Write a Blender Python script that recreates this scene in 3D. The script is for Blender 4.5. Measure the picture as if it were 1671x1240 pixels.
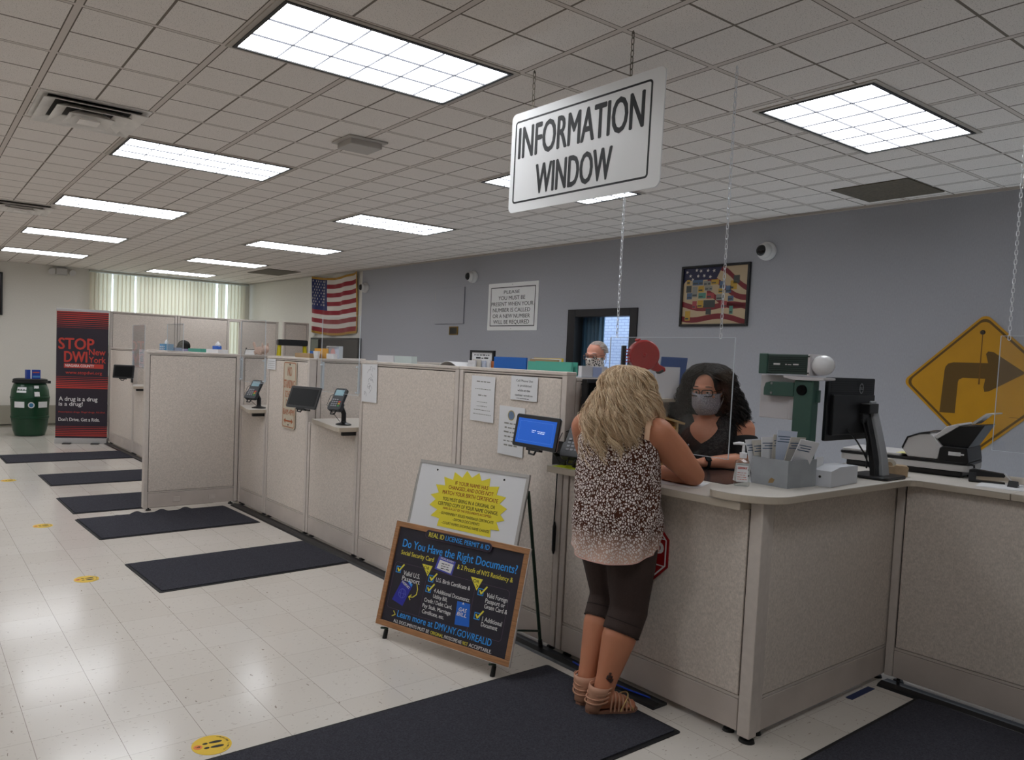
import bpy, math, random
import numpy as np
from mathutils import Matrix, Vector, Euler
for o in list(bpy.data.objects): bpy.data.objects.remove(o)
S = bpy.context.scene
C = S.collection
PI = math.pi
rnd = random.Random(7)

# ------------------------------------------------------------------ camera
CAM = Vector((-3.0220, -1.7371, 1.6065))
F_PX, CX, CY = 1239.69, 707.36, 651.51
cd = bpy.data.cameras.new('camera')
cam = bpy.data.objects.new('camera', cd); C.objects.link(cam)
rt = Vector((0.80731, -0.58877, 0.04000)); up = Vector((0.00040, 0.06833, 0.99766)); fw = Vector((0.59013, 0.80541, -0.05540))
cam.matrix_world = Matrix(((rt.x, up.x, -fw.x, CAM.x), (rt.y, up.y, -fw.y, CAM.y), (rt.z, up.z, -fw.z, CAM.z), (0, 0, 0, 1)))
cd.sensor_fit = 'HORIZONTAL'; cd.sensor_width = 36.0; cd.lens = 36.0 * F_PX / 1671
cd.shift_x = (835.5 - CX) / 1671; cd.shift_y = (CY - 620.0) / 1671
cd.clip_start = 0.05; cd.clip_end = 200
S.camera = cam

# ------------------------------------------------------------------ world, exposure
w = bpy.data.worlds.new('daylight'); S.world = w; w.use_nodes = True
w.node_tree.nodes['Background'].inputs[0].default_value = (0.74, 0.88, 1.0, 1)
w.node_tree.nodes['Background'].inputs[1].default_value = 3.4
S.view_settings.view_transform = 'Standard'; S.view_settings.look = 'None'
S.view_settings.exposure = 0.0; S.view_settings.gamma = 1.0; S.view_settings.use_curve_mapping = False
LAMP = 10.4          # radiance of the fluorescent ceiling lights

# ------------------------------------------------------------------ materials
def lin(r, g, b):
    f = lambda c: c / 12.92 if c <= 0.04045 else ((c + 0.055) / 1.055) ** 2.4
    return (f(r / 255), f(g / 255), f(b / 255), 1)
MATS = {}
def mat(name, col, rough=0.6, metal=0.0, spec=0.4, noise=None, bump=None, alpha=None, emit=None, coat=0):
    """col sRGB 0-255; noise=(scale, amount[, stretch]) varies the colour; bump=(scale, strength)."""
    if name in MATS: return MATS[name]
    m = bpy.data.materials.new(name); m.use_nodes = True; MATS[name] = m
    nt = m.node_tree; b = nt.nodes['Principled BSDF']; L = nt.links
    c = lin(*col)
    b.inputs['Base Color'].default_value = c; b.inputs['Roughness'].default_value = rough
    b.inputs['Metallic'].default_value = metal; b.inputs['Specular IOR Level'].default_value = spec
    if coat: b.inputs['Coat Weight'].default_value = coat; b.inputs['Coat Roughness'].default_value = 0.1
    if noise or bump:
        tc = nt.nodes.new('ShaderNodeTexCoord')
    if noise:
        n = nt.nodes.new('ShaderNodeTexNoise'); n.inputs['Scale'].default_value = noise[0]; n.inputs['Detail'].default_value = 4
        src = tc.outputs['Object']
        if len(noise) > 2:
            mp = nt.nodes.new('ShaderNodeMapping'); mp.inputs['Scale'].default_value = noise[2]; L.new(src, mp.inputs[0]); src = mp.outputs[0]
        L.new(src, n.inputs['Vector'])
        r = nt.nodes.new('ShaderNodeValToRGB'); a = noise[1]
        r.color_ramp.elements[0].position = 0.3; r.color_ramp.elements[1].position = 0.7
        r.color_ramp.elements[0].color = (c[0] * (1 - a), c[1] * (1 - a), c[2] * (1 - a), 1)
        r.color_ramp.elements[1].color = (min(1, c[0] * (1 + a)), min(1, c[1] * (1 + a)), min(1, c[2] * (1 + a)), 1)
        L.new(n.outputs['Fac'], r.inputs[0]); L.new(r.outputs[0], b.inputs['Base Color'])
    if bump:
        n2 = nt.nodes.new('ShaderNodeTexNoise'); n2.inputs['Scale'].default_value = bump[0]; n2.inputs['Detail'].default_value = 3
        L.new(tc.outputs['Object'], n2.inputs['Vector'])
        bp = nt.nodes.new('ShaderNodeBump'); bp.inputs['Strength'].default_value = bump[1]; bp.inputs['Distance'].default_value = 0.004
        L.new(n2.outputs['Fac'], bp.inputs['Height']); L.new(bp.outputs[0], b.inputs['Normal'])
    if emit:
        b.inputs['Emission Color'].default_value = lin(*emit[0]); b.inputs['Emission Strength'].default_value = emit[1]
    return m

def mnode(nt, op, a, b=None, clamp=False):
    n = nt.nodes.new('ShaderNodeMath'); n.operation = op; n.use_clamp = clamp
    for i, v in enumerate((a, b)):
        if v is None: continue
        if isinstance(v, (int, float)): n.inputs[i].default_value = v
        else: nt.links.new(v, n.inputs[i])
    return n.outputs[0]
def linemask(nt, coord, period, width, off=0.0):
    f = mnode(nt, 'FRACT', mnode(nt, 'DIVIDE', mnode(nt, 'SUBTRACT', coord, off), period))
    d = mnode(nt, 'MULTIPLY', mnode(nt, 'MINIMUM', f, mnode(nt, 'SUBTRACT', 1.0, f)), period)
    return mnode(nt, 'LESS_THAN', d, width / 2)
def mixc(nt, fac, a, b):
    n = nt.nodes.new('ShaderNodeMix'); n.data_type = 'RGBA'
    ins = [n.inputs[0], n.inputs[6], n.inputs[7]]
    for s, v in zip(ins, (fac, a, b)):
        if isinstance(v, (tuple, list)): s.default_value = v
        elif isinstance(v, (int, float)): s.default_value = v
        else: nt.links.new(v, s)
    return n.outputs[2]
def nodes_mat(name):
    m = bpy.data.materials.new(name); m.use_nodes = True; MATS[name] = m
    nt = m.node_tree; b = nt.nodes['Principled BSDF']
    tc = nt.nodes.new('ShaderNodeTexCoord'); sp = nt.nodes.new('ShaderNodeSeparateXYZ'); nt.links.new(tc.outputs['Object'], sp.inputs[0])
    return m, nt, b, tc, sp
def noise(nt, vec, scale, detail=3, rough=0.5):
    n = nt.nodes.new('ShaderNodeTexNoise'); n.inputs['Scale'].default_value = scale; n.inputs['Detail'].default_value = detail
    n.inputs['Roughness'].default_value = rough; nt.links.new(vec, n.inputs['Vector']); return n.outputs['Fac']

# ------------------------------------------------------------------ mesh builder
class MB:
    def __init__(s): s.v = []; s.f = []; s.mi = []; s.cur = 0
    def _f(s, fs):
        s.f += fs; s.mi += [s.cur] * len(fs); return s
    def add(s, vs, fs, M=None):
        k = len(s.v)
        s.v += [tuple(M @ Vector(p)) for p in vs] if M else [tuple(p) for p in vs]
        return s._f([tuple(i + k for i in f) for f in fs])
    def box(s, x0, x1, y0, y1, z0, z1, M=None):
        vs = [(x0, y0, z0), (x1, y0, z0), (x1, y1, z0), (x0, y1, z0), (x0, y0, z1), (x1, y0, z1), (x1, y1, z1), (x0, y1, z1)]
        return s.add(vs, [(3, 2, 1, 0), (4, 5, 6, 7), (0, 1, 5, 4), (1, 2, 6, 5), (2, 3, 7, 6), (3, 0, 4, 7)], M)
    def loft(s, rings, caps=True, closed=False, M=None):
        n = len(rings[0]); vs = [p for r in rings for p in r]; fs = []
        m = len(rings)
        for i in range(m if closed else m - 1):
            a = i * n; b = ((i + 1) % m) * n
            for j in range(n): k = (j + 1) % n; fs.append((a + j, a + k, b + k, b + j))
        if caps and not closed: fs.append(tuple(range(n - 1, -1, -1))); fs.append(tuple(range((m - 1) * n, m * n)))
        return s.add(vs, fs, M)
    def tube(s, pts, r, n=8, closed=False, M=None):
        P = [Vector(p) for p in pts]; m = len(P); rs = list(r) if isinstance(r, (list, tuple, np.ndarray)) else [r] * m
        rings = []; ref = None
        for i in range(m):
            a = P[(i - 1) % m] if (closed or i > 0) else P[i]; b = P[(i + 1) % m] if (closed or i < m - 1) else P[i]
            t = (b - a); t = t.normalized() if t.length > 1e-9 else Vector((0, 0, 1))
            if ref is None:
                ref = Vector((0, 0, 1)) if abs(t.z) < 0.9 else Vector((1, 0, 0))
            u = t.cross(ref); u = u.normalized() if u.length > 1e-6 else t.orthogonal().normalized()
            ref = u.cross(t).normalized(); ww = ref
            rings.append([tuple(P[i] + rs[i] * (math.cos(2 * PI * j / n) * u + math.sin(2 * PI * j / n) * ww)) for j in range(n)])
            
        rings = [list(reversed(q)) for q in rings]
        return s.loft(rings, True, closed, M)
    def cyl(s, p0, p1, r0, r1=None, n=16, M=None): return s.tube([p0, p1], [r0, r0 if r1 is None else r1], n, False, M)
    def lathe(s, prof, n=24, M=None):
        rings = [[(r * math.cos(2 * PI * j / n), r * math.sin(2 * PI * j / n), z) for j in range(n)] for r, z in prof]
        return s.loft(rings, True, False, M)
    def ell(s, c, r, n=14, m=9, M=None):
        rings = []
        for i in range(m + 1):
            t = -PI / 2 + PI * (i + 0.02 * (i == 0) - 0.02 * (i == m)) / m
            rings.append([(c[0] + r[0] * math.cos(t) * math.cos(2 * PI * j / n), c[1] + r[1] * math.cos(t) * math.sin(2 * PI * j / n), c[2] + r[2] * math.sin(t)) for j in range(n)])
        return s.loft(rings, True, False, M)
    def prism(s, poly, z0, z1, M=None):
        a = sum(poly[i][0] * poly[(i + 1) % len(poly)][1] - poly[(i + 1) % len(poly)][0] * poly[i][1] for i in range(len(poly)))
        if a < 0: poly = poly[::-1]
        return s.loft([[(x, y, z0) for x, y in poly], [(x, y, z1) for x, y in poly]], True, False, M)
    def frame(s, x0, x1, y0, y1, t, z0, z1, M=None):
        s.box(x0, x1, y0, y0 + t, z0, z1, M); s.box(x0, x1, y1 - t, y1, z0, z1, M)
        s.box(x0, x0 + t, y0 + t, y1 - t, z0, z1, M); return s.box(x1 - t, x1, y0 + t, y1 - t, z0, z1, M)
    def cap(s, p0, p1, r0, r1=None, n=12):
        """capsule with a different radius at each end (closed, for blobs)"""
        r1 = r0 if r1 is None else r1; p0 = Vector(p0); p1 = Vector(p1); t = (p1 - p0); L = t.length; t = t.normalized() if L > 1e-6 else Vector((0, 0, 1))
        pts = []; rs = []
        for k in range(5): a = PI / 2 * (1 - k / 4); pts.append(p0 - t * r0 * math.sin(a)); rs.append(max(r0 * math.cos(a), r0 * 0.05))
        for k in range(5): a = PI / 2 * k / 4; pts.append(p1 + t * r1 * math.sin(a)); rs.append(max(r1 * math.cos(a), r1 * 0.05))
        return s.tube(pts, rs, n)

def rrect(x0, x1, y0, y1, r, n=6):
    out = []
    for cx, cy, a in ((x1 - r, y0 + r, -PI / 2), (x1 - r, y1 - r, 0), (x0 + r, y1 - r, PI / 2), (x0 + r, y0 + r, PI)):
        out += [(cx + r * math.cos(a + PI / 2 * k / n), cy + r * math.sin(a + PI / 2 * k / n)) for k in range(n + 1)]
    return out
def ring2d(mb, outer, inner, z0, z1, M=None):
    """solid ring between two outlines with the same point count"""
    n = len(outer)
    o0 = [(x, y, z0) for x, y in outer]; i0 = [(x, y, z0) for x, y in inner]; o1 = [(x, y, z1) for x, y in outer]; i1 = [(x, y, z1) for x, y in inner]
    vs = o0 + i0 + o1 + i1; fs = []
    for j in range(n):
        k = (j + 1) % n
        fs += [(2 * n + j, 2 * n + k, 3 * n + k, 3 * n + j), (j, n + j, n + k, k), (j, k, 2 * n + k, 2 * n + j), (n + j, 3 * n + j, 3 * n + k, n + k)]
    return mb.add(vs, fs, M)
def ngon(n, r, a0=0, c=(0, 0)): return [(c[0] + r * math.cos(a0 + 2 * PI * i / n), c[1] + r * math.sin(a0 + 2 * PI * i / n)) for i in range(n)]
def star(r, c=(0, 0), k=0.4, n=5, a0=PI / 2): return [(c[0] + (r if i % 2 == 0 else r * k) * math.cos(a0 + PI * i / n), c[1] + (r if i % 2 == 0 else r * k) * math.sin(a0 + PI * i / n)) for i in range(2 * n)]
def stroke(mb, pts, wd, z0=0, z1=0.0006):
    """flat poly-line of a given width in the XY plane"""
    for (a, b) in zip(pts[:-1], pts[1:]):
        d = Vector((b[0] - a[0], b[1] - a[1], 0)); 
        if d.length < 1e-6: continue
        nn = Vector((-d.y, d.x, 0)).normalized() * wd / 2; e = d.normalized() * wd * 0.3
        q = [(a[0] - e.x + nn.x, a[1] - e.y + nn.y), (a[0] - e.x - nn.x, a[1] - e.y - nn.y), (b[0] + e.x - nn.x, b[1] + e.y - nn.y), (b[0] + e.x + nn.x, b[1] + e.y + nn.y)]
        mb.prism(q, z0, z1)

def tag(o, label=None, cat=None, group=None, kind=None):
    if label: o['label'] = label
    if cat: o['category'] = cat
    if group: o['group'] = group
    if kind: o['kind'] = kind
    return o
def mesh_of(name, mb, mats, smooth=False):
    me = bpy.data.meshes.new(name); me.from_pydata(mb.v, [], mb.f)
    for m in (mats if isinstance(mats, (list, tuple)) else [mats]): me.materials.append(m)
    if len(me.materials) > 1: me.polygons.foreach_set('material_index', mb.mi)
    if smooth:
        me.polygons.foreach_set('use_smooth', [True] * len(me.polygons)); me.set_sharp_from_angle(angle=math.radians(smooth if smooth > 1 else 40))
    me.update(); return me
def part(name, mb, mats, parent=None, smooth=False, bevel=0, M=None, label=None):
    o = bpy.data.objects.new(name, mesh_of(name, mb, mats, smooth)); C.objects.link(o)
    if parent: o.parent = parent
    if M is not None: o.matrix_local = M
    if bevel:
        b = o.modifiers.new('bevel', 'BEVEL'); b.width = bevel; b.segments = 2; b.limit_method = 'ANGLE'; b.angle_limit = math.radians(40)
    if label: o['label'] = label
    return o
def thing(name, label, cat, loc=(0, 0, 0), rz=0, group=None, M=None):
    o = bpy.data.objects.new(name, None); C.objects.link(o); o.empty_display_size = 0.1
    o.matrix_world = M if M is not None else Matrix.Translation(loc) @ Matrix.Rotation(rz, 4, 'Z')
    return tag(o, label, cat, group)
def solo(name, label, cat, mb, mats, loc=(0, 0, 0), rz=0, group=None, M=None, **k):
    o = part(name, mb, mats, None, M=(M if M is not None else Matrix.Translation(loc) @ Matrix.Rotation(rz, 4, 'Z')), **k)
    return tag(o, label, cat, group)
def struct(name, mb, mats, M=None, parent=None, **k):
    o = part(name, mb, mats, parent, M=M, **k)
    if not parent: o['kind'] = 'structure'
    return o
def copy_tree(o, parent=None):
    c = o.copy(); C.objects.link(c)
    if parent: c.parent = parent
    for ch in list(o.children): copy_tree(ch, c)
    return c
def axes(o, ax, ay):
    """matrix whose local X, Y axes are ax, ay (Z = the face normal), origin o"""
    ax = Vector(ax).normalized(); ay = Vector(ay); ay = (ay - ax * ay.dot(ax)).normalized(); az = ax.cross(ay)
    return Matrix(((ax.x, ay.x, az.x, o[0]), (ax.y, ay.y, az.y, o[1]), (ax.z, ay.z, az.z, o[2]), (0, 0, 0, 1)))
def facing_hall(y, z, x=0.0): return axes((x, y, z), (0, -1, 0), (0, 0, 1))      # plane seen from the public side (-x)

_tc = {}
def text_mesh(s):
    if s in _tc: return _tc[s]
    cu = bpy.data.curves.new('t', 'FONT'); cu.body = s; cu.size = 1.0; cu.resolution_u = 3
    ob = bpy.data.objects.new('t', cu); C.objects.link(ob)
    me = bpy.data.meshes.new_from_object(ob)
    vs = [(v.co.x, v.co.y) for v in me.vertices]; fs = [tuple(p.vertices) for p in me.polygons]
    bpy.data.objects.remove(ob); bpy.data.curves.remove(cu); bpy.data.meshes.remove(me)
    _tc[s] = (vs, fs); return _tc[s]
def write(mb, s, x0, x1, y, h, bold=0.012, z=0.0006, align=None, slant=0.0, rot=0.0):
    """lettering from x0 to x1 (fitted) with its baseline at y and cap height h; bold thickens the strokes"""
    vs, fs = text_mesh(s)
    a = min(v[0] for v in vs); b = max(v[0] for v in vs)
    sy = h / 0.70; w_ = bold * sy * .8
    sx = sy if align else (x1 - x0 - 2 * w_) / (b - a)
    ca, sa = math.cos(rot), math.sin(rot)
    for q, (ox, oy) in enumerate(((-1, 0), (1, 0), (0, .7), (0, -.7)) if bold > .018 else ((-.8, 0), (.8, 0))):
        out = []
        for v in vs:
            px = (v[0] - a) * sx + slant * v[1] * sy + w_ * (1 + ox); py = v[1] * sy + w_ * oy
            out.append((x0 + ca * px - sa * py, y + sa * px + ca * py, z + q * .00002))
        mb.add(out, fs)
    return mb
def letter(parent, m, s, x0, x1, y, h, b=.012, z=.0008, name='lettering', **k):
    mb = MB(); write(mb, s, x0, x1, y, h, b, z, **k); return part(name, mb, m, parent)
def scribble(mb, x0, x1, y, h, z=0.0006, seed=0):
    """an illegible line of small print: a row of tiny word-like dashes"""
    r = random.Random(seed); x = x0
    while x < x1 - h:
        wd = min(r.uniform(1.2, 3.6) * h, x1 - x); mb.box(x, x + wd, y, y + h * r.uniform(.5, .8), z - 0.0003, z); x += wd + h * 0.7
    return mb
# ================================================================== ROOM
A = math.radians(1.2)                       # the ceiling grid and floor tiles are turned this much against the counter
def cf(X, Y): X -= 2.985; Y -= 1.80; return (X * math.cos(A) + Y * math.sin(A), -X * math.sin(A) + Y * math.cos(A))
HC = 3.05
XL, YB, YF = -7.5, -4.6, 14.3
def wall_x(y): return 3.85 - 0.02 * y
WROT = math.atan(0.02)

# floor: waxed vinyl composition tile
m, nt, b, tc, sp = nodes_mat('vinyl_tile')
L = nt.links; T = 0.3048
gx = linemask(nt, sp.outputs[0], T, 0.0022); gy = linemask(nt, sp.outputs[1], T, 0.0020)
cell = nt.nodes.new('ShaderNodeTexWhiteNoise'); cell.noise_dimensions = '2D'
cv = nt.nodes.new('ShaderNodeCombineXYZ')
L.new(mnode(nt, 'FLOOR', mnode(nt, 'DIVIDE', sp.outputs[0], T)), cv.inputs[0]); L.new(mnode(nt, 'FLOOR', mnode(nt, 'DIVIDE', sp.outputs[1], T)), cv.inputs[1])
L.new(cv.outputs[0], cell.inputs['Vector'])
base = mixc(nt, cell.outputs['Value'], lin(209, 202, 193), lin(214, 208, 200))
mp = nt.nodes.new('ShaderNodeMapping'); mp.inputs['Scale'].default_value = (0.55, 1.6, 1); L.new(tc.outputs['Object'], mp.inputs[0])
fl = mnode(nt, 'GREATER_THAN', noise(nt, mp.outputs[0], 55, 2), 0.685)
base = mixc(nt, mnode(nt, 'MULTIPLY', fl, 0.75), base, lin(158, 146, 134))
mp2 = nt.nodes.new('ShaderNodeMapping'); mp2.inputs['Scale'].default_value = (1.5, .5, 1); mp2.inputs['Location'].default_value = (3, 7, 0); L.new(tc.outputs['Object'], mp2.inputs[0])
fl2 = mnode(nt, 'GREATER_THAN', noise(nt, mp2.outputs[0], 42, 2), 0.72)
base = mixc(nt, mnode(nt, 'MULTIPLY', fl2, 0.8), base, lin(132, 118, 106))
base = mixc(nt, mnode(nt, 'MULTIPLY', gx, 0.75), base, lin(112, 94, 84)); base = mixc(nt, mnode(nt, 'MULTIPLY', gy, 0.6), base, lin(140, 125, 112))
L.new(base, b.inputs['Base Color'])
b.inputs['Roughness'].default_value = 0.16
b.inputs['Specular IOR Level'].default_value = 0.5
bp = nt.nodes.new('ShaderNodeBump'); bp.inputs['Strength'].default_value = 0.05; bp.inputs['Distance'].default_value = 0.01
L.new(noise(nt, tc.outputs['Object'], 3.5, 2), bp.inputs['Height']); L.new(bp.outputs[0], b.inputs['Normal'])
px, py = cf(0.4271, 3.3294)                  # a tile joint crossing read off the photograph
struct('floor', MB().box(-11, 6, -7, 15, -0.05, 0.0), m, Matrix.Translation((px, py, 0)) @ Matrix.Rotation(-A, 4, 'Z'))

# ceiling: acoustic tile in a metal grid, each tile scored once
CW, CH = 0.3215, 0.3296
m, nt, b, tc, sp = nodes_mat('acoustic_tile'); L = nt.links
tile = mixc(nt, mnode(nt, 'GREATER_THAN', noise(nt, tc.outputs['Object'], 210, 1), 0.66), lin(232, 225, 219), lin(140, 130, 122))
tile = mixc(nt, mnode(nt, 'MULTIPLY', noise(nt, tc.outputs['Object'], 0.9, 3), 0.35), tile, lin(214, 204, 194))
gr = mnode(nt, 'MAXIMUM', linemask(nt, sp.outputs[0], CW, 0.012), linemask(nt, sp.outputs[1], CH, 0.012))
tile = mixc(nt, gr, tile, lin(124, 115, 106))
te = mnode(nt, 'MAXIMUM', linemask(nt, sp.outputs[0], 2 * CW, 0.030), linemask(nt, sp.outputs[1], 2 * CH, 0.022))
tedge = mnode(nt, 'MAXIMUM', linemask(nt, sp.outputs[0], 2 * CW, 0.042), linemask(nt, sp.outputs[1], 2 * CH, 0.030))
tile = mixc(nt, tedge, tile, lin(108, 99, 90)); tile = mixc(nt, te, tile, lin(208, 198, 190))
L.new(tile, b.inputs['Base Color']); b.inputs['Roughness'].default_value = 0.9; b.inputs['Specular IOR Level'].default_value = 0.1
bp = nt.nodes.new('ShaderNodeBump'); bp.inputs['Strength'].default_value = 0.5; bp.inputs['Distance'].default_value = 0.006; bp.invert = True
L.new(mnode(nt, 'SUBTRACT', gr, te), bp.inputs['Height']); L.new(bp.outputs[0], b.inputs['Normal'])
gx0, gy0 = 1.2605, 2.985
ox, oy = cf(gx0, gy0)
CM = Matrix.Translation((ox, oy, HC)) @ Matrix.Rotation(-A, 4, 'Z')
struct('ceiling', MB().box(-9.5, 6, -8, 15, 0, 0.05), m, CM)

# walls
def wallpaper(name, col):
    m, nt, b, tc, sp = nodes_mat(name); L = nt.links
    mp = nt.nodes.new('ShaderNodeMapping'); mp.inputs['Scale'].default_value = (1, 1, 0.25); L.new(tc.outputs['Object'], mp.inputs[0])
    n = noise(nt, mp.outputs[0], 160, 3)
    c = lin(*col); L.new(mixc(nt, n, tuple(x * .88 for x in c[:3]) + (1,), tuple(min(1, x * 1.1) for x in c[:3]) + (1,)), b.inputs['Base Color'])
    b.inputs['Roughness'].default_value = 0.75; b.inputs['Specular IOR Level'].default_value = 0.25
    bp = nt.nodes.new('ShaderNodeBump'); bp.inputs['Strength'].default_value = 0.25; bp.inputs['Distance'].default_value = 0.003
    L.new(n, bp.inputs['Height']); L.new(bp.outputs[0], b.inputs['Normal']); return m
blue_paper = wallpaper('blue_grey_wallcovering', (163, 164, 170)); white_paint = wallpaper('off_white_wallcovering', (218, 214, 206))
WM = Matrix.Translation((3.85, 0, 0)) @ Matrix.Rotation(WROT, 4, 'Z')       # right wall: local y runs along it, x=0 is the visible face
SEAM = 9.57
wy0, wy1, wz0, wz1 = 3.80, 4.77, 1.20, 2.215      # the interior window opening
mb = MB().box(0, .12, -4.8, wy0, 0, HC).box(0, .12, wy1, SEAM, 0, HC).box(0, .12, wy0, wy1, 0, wz0).box(0, .12, wy0, wy1, wz1, HC)
struct('wall_right', mb, blue_paper, WM)
struct('wall_alcove', MB().box(0.015, .12, SEAM, 14.6, 0, HC), white_paint, WM)
# far wall with the wide window behind the vertical blinds
fx0, fx1, fz0 = 0.42, 3.42, 0.86
mb = MB().box(XL, fx0, YF, YF + .15, 0, HC).box(fx1, 3.7, YF, YF + .15, 0, HC).box(fx0, fx1, YF, YF + .15, 0, fz0)
struct('wall_far', mb, white_paint)
struct('wall_left', MB().box(XL - .1, XL, YB, YF + .15, 0, HC), white_paint)
struct('wall_back', MB().box(XL - .1, 4.2, YB - .1, YB, 0, HC), white_paint)
alu = mat('window_aluminium', (150, 152, 155), 0.35, 0.8)
clear = bpy.data.materials.new('clear_glass'); clear.use_nodes = True
def clear_nodes(m, tint, refl, rough=0.02):
    nt = m.node_tree; nt.nodes.clear()
    o = nt.nodes.new('ShaderNodeOutputMaterial'); t = nt.nodes.new('ShaderNodeBsdfTransparent'); t.inputs[0].default_value = tint
    g = nt.nodes.new('ShaderNodeBsdfGlossy'); g.inputs['Roughness'].default_value = rough
    lw = nt.nodes.new('ShaderNodeLayerWeight'); lw.inputs[0].default_value = .5
    fr = mnode(nt, 'ADD', mnode(nt, 'MULTIPLY', mnode(nt, 'POWER', lw.outputs['Facing'], 5.0), .9), .045)
    mx = nt.nodes.new('ShaderNodeMixShader'); nt.links.new(mnode(nt, 'MULTIPLY', fr, refl, True), mx.inputs[0])
    nt.links.new(t.outputs[0], mx.inputs[1]); nt.links.new(g.outputs[0], mx.inputs[2]); nt.links.new(mx.outputs[0], o.inputs[0])
clear_nodes(clear, (0.93, 0.97, 0.98, 1), 0.8)
plexi = bpy.data.materials.new('acrylic_sheet'); plexi.use_nodes = True; clear_nodes(plexi, (0.955, 0.96, 0.965, 1), 0.75)
edge_m = mat('acrylic_cut_edge', (205, 212, 218), 0.25)
w1 = struct('window_1', MB().frame(fx0, fx1, fz0, HC, .05, -.03, .03, axes((0, YF + .07, 0), (1, 0, 0), (0, 0, 1))).box(1.4, 1.45, YF + .04, YF + .1, fz0, HC).box(2.4, 2.45, YF + .04, YF + .1, fz0, HC), alu)
struct('pane', MB().box(fx0 + .05, fx1 - .05, YF + .068, YF + .074, fz0 + .05, HC - .05), clear, parent=w1)
struct('sill', MB().box(fx0 - .05, fx1 + .05, YF - .14, YF + .02, fz0 - .05, fz0), mat('oak_sill', (150, 104, 60), 0.4, noise=(8, .2, (1, 6, 6))), parent=w1, bevel=.006)
struct('baseboard_far', MB().box(XL, 3.5, YF - .09, YF, 0.0, 0.03).box(XL, 3.5, YF - .11, YF, 0.05, .40), mat('heater_cover', (150, 145, 132), 0.5), bevel=.01)
struct('baseboard_right', MB().box(-.012, 0, -4.6, SEAM, 0, .1), mat('vinyl_base', (60, 58, 60), .5), WM)
struct('trim_1', MB().box(-.02, 0, -4.6, 14.2, HC - .022, HC - .001), mat('grid_angle', (176, 168, 160), .5), WM)

# the small window into the next room, seen over the partition: dark frame, pane
dark_frame = mat('bronze_frame', (38, 36, 38), 0.4, 0.3)
mb = MB()
for y0, y1, z0, z1 in ((wy0 - .03, wy0 + .07, wz0 - .03, wz1 + .03), (wy1 - .09, wy1 + .03, wz0 - .03, wz1 + .03), (wy0 + .07, wy1 - .09, wz0 - .03, wz0 + .06), (wy0 + .07, wy1 - .09, wz1 - .06, wz1 + .03)):
    mb.box(-.02, .13, y0, y1, z0, z1)
w2 = struct('window_2', mb, dark_frame, WM, bevel=.004)
struct('pane', MB().box(.09, .096, wy0 + .07, wy1 - .09, wz0 + .05, wz1 - .05), clear, parent=w2)
# outside that window: the neighbouring pale brick wall in daylight
m, nt, b, tc, sp = nodes_mat('painted_brick')
bk = nt.nodes.new('ShaderNodeTexBrick'); bk.inputs['Scale'].default_value = 1; bk.inputs['Brick Width'].default_value = .13; bk.inputs['Row Height'].default_value = .045; bk.inputs['Mortar Size'].default_value = .005
bk.inputs['Color1'].default_value = lin(206, 212, 236); bk.inputs['Color2'].default_value = lin(196, 204, 232); bk.inputs['Mortar'].default_value = lin(160, 168, 205)
cv = nt.nodes.new('ShaderNodeCombineXYZ'); nt.links.new(sp.outputs[1], cv.inputs[0]); nt.links.new(sp.outputs[2], cv.inputs[1]); nt.links.new(cv.outputs[0], bk.inputs['Vector'])
nt.links.new(bk.outputs[0], b.inputs['Base Color'])
struct('wall_outside', MB().box(0, .2, 2, 12, -1, 3.6), m, Matrix.Translation((6.2, 0, 0)))
struct('ground_outside', MB().box(3.95, 6.2, 2, 12, -.1, -.02), mat('concrete_path', (170, 170, 168), .9, noise=(6, .1)))
cm = mat('drape_fabric', (70, 100, 122), 0.9)
for lab, ya, yb in (('dark blue drape hanging behind the small dark framed window, its right half', 4.40, 4.745), ('dark blue drape at the far left edge inside the small dark framed window', 4.785, 5.2)):
    nn = 36; cur = MB()
    ys = [ya + (yb - ya) * k / nn for k in range(nn + 1)]; off = [.03 * math.sin(k * 1.05) for k in range(nn + 1)]
    cur.add([p for k in range(nn + 1) for p in ((off[k], ys[k], .3), (off[k], ys[k], 2.3))], [(2 * k, 2 * k + 2, 2 * k + 3, 2 * k + 1) for k in range(nn)])
    cu = solo('curtain', lab, 'curtain', cur, cm, M=WM @ Matrix.Translation((.18, 0, 0)), smooth=60)
    so = cu.modifiers.new('s', 'SOLIDIFY'); so.thickness = .004

# ------------------------------------------------------------------ vertical blinds
m, nt, b, tc, sp = nodes_mat('blind_vinyl'); b.inputs['Base Color'].default_value = lin(222, 216, 204); b.inputs['Roughness'].default_value = .6
tr = nt.nodes.new('ShaderNodeBsdfTranslucent'); tr.inputs[0].default_value = lin(246, 240, 226)
mx = nt.nodes.new('ShaderNodeMixShader'); mx.inputs[0].default_value = .6
nt.links.new(b.outputs[0], mx.inputs[1]); nt.links.new(tr.outputs[0], mx.inputs[2]); nt.links.new(mx.outputs[0], nt.nodes['Material Output'].inputs[0])
bl = thing('vertical_blind', 'cream vertical blinds with open gaps across the wide far window', 'blinds', (1.9, YF - .09, HC))
part('headrail', MB().box(-1.62, 1.62, -.03, .03, -.05, -.012), mat('blind_rail', (190, 190, 180), .4), bl)
part('rail_clips', MB().box(-1.62, 1.62, -.036, -.03, -.062, -.05), mat('blind_clips', (225, 235, 232), .3), bl)
mb = MB(); r = random.Random(3); x = -1.56; k = 0
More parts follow.
